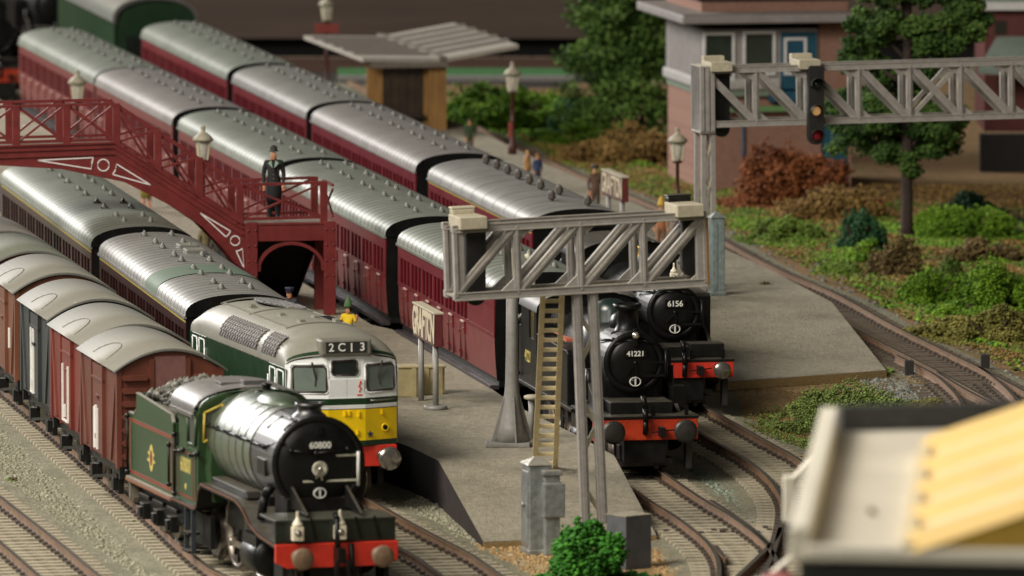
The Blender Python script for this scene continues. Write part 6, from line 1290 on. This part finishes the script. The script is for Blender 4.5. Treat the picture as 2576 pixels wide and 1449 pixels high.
obj('roof_slab', MB().box(u(1702), u(2125), -1.0, 7.2, zz(66), zz(44)), m_gw, SBX, .06); obj('roof_top', MB().box(u(1704), u(2123), -.98, 7.1, zz(44) + .003, zz(44) + .03), m_felt, SBX)
obj('parapet', MB().box(u(1768), u(2135), .3, 6.5, zz(43), zz(14)), m_brick, SBX); obj('parapet_coping', MB().box(u(1760), u(2145), .2, 6.6, zz(14), zz(6)), mat('coping_black', (.025, .022, .02), .6), SBX); obj('upper_roof', MB().box(u(1753), u(2150), .1, 6.7, zz(6) + .003, zz(6) + .16), m_felt, SBX)
obj('tap_box', MB().box(u(1765) - .02, u(1779), -.3, .02, zz(305), zz(268)), m_fw, SBX, .06)
# ------------------------------------------------------------ shelter behind the right train
sc = 66.0; q = V2D(at(1020, 330, PT)); SH = thing('platform_shelter', 'timber platform shelter with a butterfly roof of pale ribbed panels', 'shelter', (q.x, q.y, PT), R(11))
zq = lambda py: (330 - py) / sc; uq = lambda px: (px - 1020) / sc
m_ply = mat('canopy_grey_tan', (.34, .31, .26), .7, .1, 2); m_rb = mat('canopy_groove_brown', (.17, .145, .12), .8); m_och = mat('timber_ochre', (.30, .16, .045), .6, .25, 2.5, stretch=(3, 3, .4)); m_tdk = mat('timber_dark', (.035, .02, .008), .6, .4, 2)
zv, dv_ = zq(162), 12.5; wl, wr_ = 2.85, 2.75; hl, hr = .06, .46; xv = uq(1107)
def slab(x0, z0, x1, z1, nm):
    o = obj(nm, MB().add([(x0, 0, z0), (x1, 0, z1), (x1, dv_, z1), (x0, dv_, z0), (x0, 0, z0 - .14), (x1, 0, z1 - .14), (x1, dv_, z1 - .14), (x0, dv_, z0 - .14)], [(0, 1, 2, 3), (7, 6, 5, 4), (4, 5, 1, 0), (5, 6, 2, 1), (6, 7, 3, 2), (7, 4, 0, 3)]), m_ply, SH)
    for k in range(5):
        y = dv_ * (k + 1) / 6; obj('roof_batten', MB().add([(x0, y - .36, z0 + .004), (x1, y - .36, z1 + .004), (x1, y + .36, z1 + .004), (x0, y + .36, z0 + .004), (x0, y - .22, z0 + .09), (x1, y - .22, z1 + .09), (x1, y + .22, z1 + .09), (x0, y + .22, z0 + .09)], [(0, 1, 5, 4), (4, 5, 6, 7), (7, 6, 2, 3), (0, 4, 7, 3), (1, 2, 6, 5)]), m_rb, o)
slab(xv - wl, zv + hl, xv, zv, 'roof_panel'); slab(xv, zv, xv + wr_, zv + hr, 'roof_panel')
obj('valley_gutter', MB().box(xv - .12, xv + .12, -.1, dv_, zv - .05, zv + .10), m_rb, SH)
for i in range(8): obj('wall_board', MB().box(uq(935) + i * .29, uq(935) + i * .29 + .275, .5, .6, 0, zv - .12), m_och if i in (0, 1, 7) else m_tdk, SH)
obj('corner_post', MB().box(uq(1078), uq(1120), .25, .6, 0, zv - .1), m_och, SH); obj('side_wall', MB().box(uq(1112), uq(1118), .6, 7, 0, zv - .1), m_och, SH); obj('bench', MB().box(uq(950), uq(1070), .2, .5, .45, .55), m_tdk, SH)
obj('fascia', MB().box(xv - 2.6, xv + .2, -.05, .0, zv - .3, zv - .12), m_rb, SH)
# ------------------------------------------------------------ background boards, far things
dfm = MB().add([(p.x, p.y, .012) for p in pxpoly([(300, 175), (900, 212), (1120, 222), (1480, 222), (1600, 110), (200, 90)])], [tuple(range(6))]); struct(obj('shaded_ground_sheet', dfm, mat('recess_shade_brown', (.020, .014, .010), .85, .3, 2)))  # dark sheet paints the recess shadow onto the ground
def yat(px, py): return V2D(at(px, py, 0))
b0 = 336.0; sb_ = FPX / b0
zt = lambda py: CAMH + (724.5 - py) / sb_ - math.tan(PITCH) * b0 
xt = lambda px: (px - 1288) / sb_
bb = thing('back_board', 'brown wooden board along the back of the layout above a dark gap', 'board', (0, b0, 0))
for i, (a, c) in enumerate(((-600, 235), (235, 1700), (1700, 3300))): obj('board_panel', MB().box(xt(a) + .02, xt(c) - .02, 0, .5, zt(92), zt(-260)), mat('backboard_brown', (.10, .065, .047), .55, .18, .6, stretch=(.15, 1, 2)), bb)
obj('board_lip', MB().box(xt(-600), xt(3300), -.25, .0, zt(92), zt(78)), mat('backboard_brown', (.10, .065, .047), .55), bb)
obj('recess_shadow_panel', MB().box(xt(-600), xt(3300), .8, 1.0, -.5, zt(80)), mat('recess_shadow_black', (.006, .005, .004), .9), bb)  # black panel paints the shadow inside the gap under the board
lw_ = thing('low_wall', 'low reddish brown wall strip in front of the dark gap', 'wall', (0, 331.5, 0)); obj('wall', MB().box(xt(500), xt(1480), 0, .3, 0, .55), mat('strip_red_brown', (.13, .07, .05), .7), lw_)
for i in range(12): obj('coping_stone', MB().box(xt(500) + i * 1.25, xt(500) + i * 1.25 + 1.2, -.04, .34, .552, .62), mat('coping_tan', (.2, .14, .1), .7), lw_)
gs = thing('green_strip', 'mint green edging strip beyond the bright green bush', 'edging', (0, 327, 0)); obj('strip', MB().box(xt(860), xt(1440), 0, .12, 0, .48), mat('mint_green', (.10, .30, .11), .6), gs); obj('kerb', MB().box(xt(860), xt(1440), -.5, -.002, 0, .2), mat('kerb_grey', (.32, .31, .29), .8), gs)
gl = LT3.p(-113, -4.2); EL = dup(K, 'blurred black steam engine at the top left corner behind the red carriages', V2D(at(8, 262, .3)), head(12)); EL['group'] = 'black tank engines'
for c in list(EL.children):
    if c.name.split('.')[0] in ('number', 'number_plate', 'fire_iron', 'lamp_bulb', 'lamp_bracket', 'shed_plate'):
        for g in list(c.children): bpy.data.objects.remove(g)
        bpy.data.objects.remove(c)
e2_ = dup(EL, 'blurred dark engine at the top edge left of the green carriage end', V2D(at(150, 175, .3)), head(12)) 
fp_ = person('orange figure with a blue cap far back between the two trains', V2D(at(265, 150, .3)), .3, 1.6, 0, [(.55, .16, .04), (.5, .15, .04), (.1, .05, .03)], ('cap', (.08, .1, .16)))
# red houses at the top right
rh = thing('red_building', 'dark red building with grey-green roof at the top right corner', 'building', tuple(V2D(at(2576, 420, 0)))); s_ = FPX / rh.location.y; X = lambda px: (px - 2576) / s_; Z = lambda py: (420 - py) / s_
obj('wall', MB().box(X(2475), X(2800), 0, 6, Z(330), Z(28)), mat('dark_red_wall', (.11, .022, .018), .6, .15, 2), rh); obj('roof', MB().add([(X(2450), -1.6, Z(168)), (X(2820), -1.6, Z(188)), (X(2820), .0, Z(90)), (X(2505), .0, Z(90)), (X(2450), -1.6, Z(176)), (X(2820), -1.6, Z(196))], [(0, 1, 2, 3), (4, 5, 1, 0), (3, 2, 5, 4)]), mat('roof_grey_green', (.21, .26, .22), .6, .1, 2), rh)
obj('eaves', MB().box(X(2440), X(2820), -.4, .2, Z(22), Z(2)), m_fw, rh); obj('roof_upper', MB().box(X(2440), X(2820), -.3, 4, Z(2) + .004, Z(-30)), mat('roof_grey_green', (.21, .26, .22), .6), rh)
obj('window', MB().box(X(2500), X(2530), -.03, -.002, Z(85), Z(50)), m_glassd, rh); obj('porch', MB().box(X(2455), X(2800), -2.4, -1.7, Z(430), Z(325)), mat('porch_black_wall', (.008, .007, .006), .8), rh)  # porch is a plain black box
# ------------------------------------------------------------ foreground building with flat roof and yellow corrugated roof
FZ = 10.0; A0, A1, A2, A3 = [at(x, y, FZ) for x, y in ((2088, 1082), (2010, 1392), (2640, 1405), (2640, 1068))]
fb = thing('station_building', 'cream flat-roofed building with a yellow ribbed roof in the near corner', 'building', (0, 0, 0)); m_fr = mat('flat_roof_cream_grey', (.62, .575, .47), .8, .06, .6); m_fc = mat('parapet_cream', (.76, .72, .60), .6, .06, 2); m_sl = mat('slate_parapet', (.055, .056, .056), .6, .15)
zd = lambda p, z: (p.x, p.y, z)
obj('flat_roof', MB().add([zd(p, FZ - .02) for p in (A0, A1, A2, A3)], [(0, 1, 2, 3)]), m_fr, fb)
dA = (A1 - A0).normalized(); nA = Vector((dA.y, -dA.x, 0)) * -1
obj('parapet', MB().bar(A0 + Vector((.0, 0, .12)), A1 + Vector((0, 0, .12)), .26, .42), m_fc, fb, .04); obj('parapet', MB().bar(A0 + Vector((.15, .1, .1)), A3 + Vector((0, .1, .1)), .2, .46), m_sl, fb)
obj('parapet', MB().bar(A1 + Vector((.1, 0, .02)), A2 + Vector((0, 0, .02)), .3, .18), m_fc, fb, .03)
obj('front_wall', MB().add([zd(A1, FZ - .1), zd(A2, FZ - .1), zd(A2, 3), zd(A1, 3)], [(3, 2, 1, 0)]), mat('front_wall_black', (.012, .014, .011), .7), fb); obj('side_wall', MB().add([zd(A0, FZ), zd(A1, FZ), zd(A1, 0), zd(A0, 0)], [(3, 2, 1, 0)]), m_fc, fb); obj('back_wall', MB().add([zd(A0, FZ), zd(A3, FZ), zd(A3, 0), zd(A0, 0)], [(0, 1, 2, 3)]), m_sl, fb)
obj('drain_stud', MB().cyl(at(2192, 1286, FZ - .01), at(2192, 1286, FZ + .03), .05, .05, 12), mat('stud_brown', (.2, .15, .1), .7), fb)
Y0, Y1 = at(2338, 1128, FZ + .06), at(2296, 1388, FZ + .06); up = Vector((1, .02, .34)); m_ye = mat('yellow_roof', (.88, .62, .23), .55, .05, 1.0); m_gr = mat('yellow_roof_grey_valley', (.80, .74, .60), .6, .05, 1)
obj('ribbed_roof', MB().add([Y0, Y1, Y1 + up * 5, Y0 + up * 5], [(0, 1, 2, 3)]), m_gr, fb)
for k in range(5):
    f = .02 + k * .235; p = Y0 + (Y1 - Y0) * f; w = (Y1 - Y0) * .050; l = Vector((-.34, 0, 1)) * .16
    obj('roof_rib', MB().add([p - w * 1.0, p - w * .5 + l, p + w * .5 + l, p + w, p - w * 1.0 + up * 5, p - w * .5 + l + up * 5, p + w * .5 + l + up * 5, p + w + up * 5], [(0, 1, 5, 4), (1, 2, 6, 5), (2, 3, 7, 6), (0, 3, 2, 1)]), m_ye, fb)
obj('eaves_board', MB().bar(Y0 + Vector((-.06, 0, .03)), Y1 + Vector((-.06, 0, .03)), .16, .18), mat('eaves_pale_yellow', (.78, .66, .42), .6, .05), fb)
obj('gable', MB().add([Y1 + Vector((.02, -.05, 0)), Y1 + Vector((5, -.05, 0)), Y1 + up * 5 + Vector((0, -.05, 0))], [(0, 1, 2)]), mat('gable_mustard', (.50, .32, .04), .6, .08), fb)
q = at(1985, 1330, 5.5); obj('downpipe_bracket', MB().box(q.x - .1, q.x + .12, q.y, q.y + .3, 5.6, 6.4).bar((q.x + .1, q.y + .1, 6.35), (q.x + .6, q.y + .4, 6.9), .12, .12), m_fc, fb, .03)
q = at(1960, 1460, 6.2); pk = thing('rounded_knob', 'blurred pinkish red rounded knob at the bottom edge, left of the cream building', 'knob', (q.x, q.y, 0)); obj('body', MB().ball((0, 0, 6.1), .28, 14, 0, (1.3, 1.2, .9)).cyl((0, 0, 0), (0, 0, 6), .1, .1, 8), mat('pink_red', (.32, .12, .11), .5), pk); obj('rim', MB().bar((-.5, -.1, 6.0), (.45, .2, 6.75), .14, .05), m_fc, pk)

for lab, x, y in (('small green tuft beside the near rail of the left tracks', 33, 1210), ('small green tuft in the ballast below the tender', 335, 1318), ('small green tuft in the ballast near the left engine wheels', 664, 1415), ('tiny green tuft on the right platform by the teal cabinet', 1925, 715)):
    q = zb(x, y) if y > 1000 else lb_(x, y); bush(lab, q, .34, .34, .10, 'moss', 60, .028, 4, name='tuft', cat='tuft', group='', z=0.02 if y > 1000 else PT)
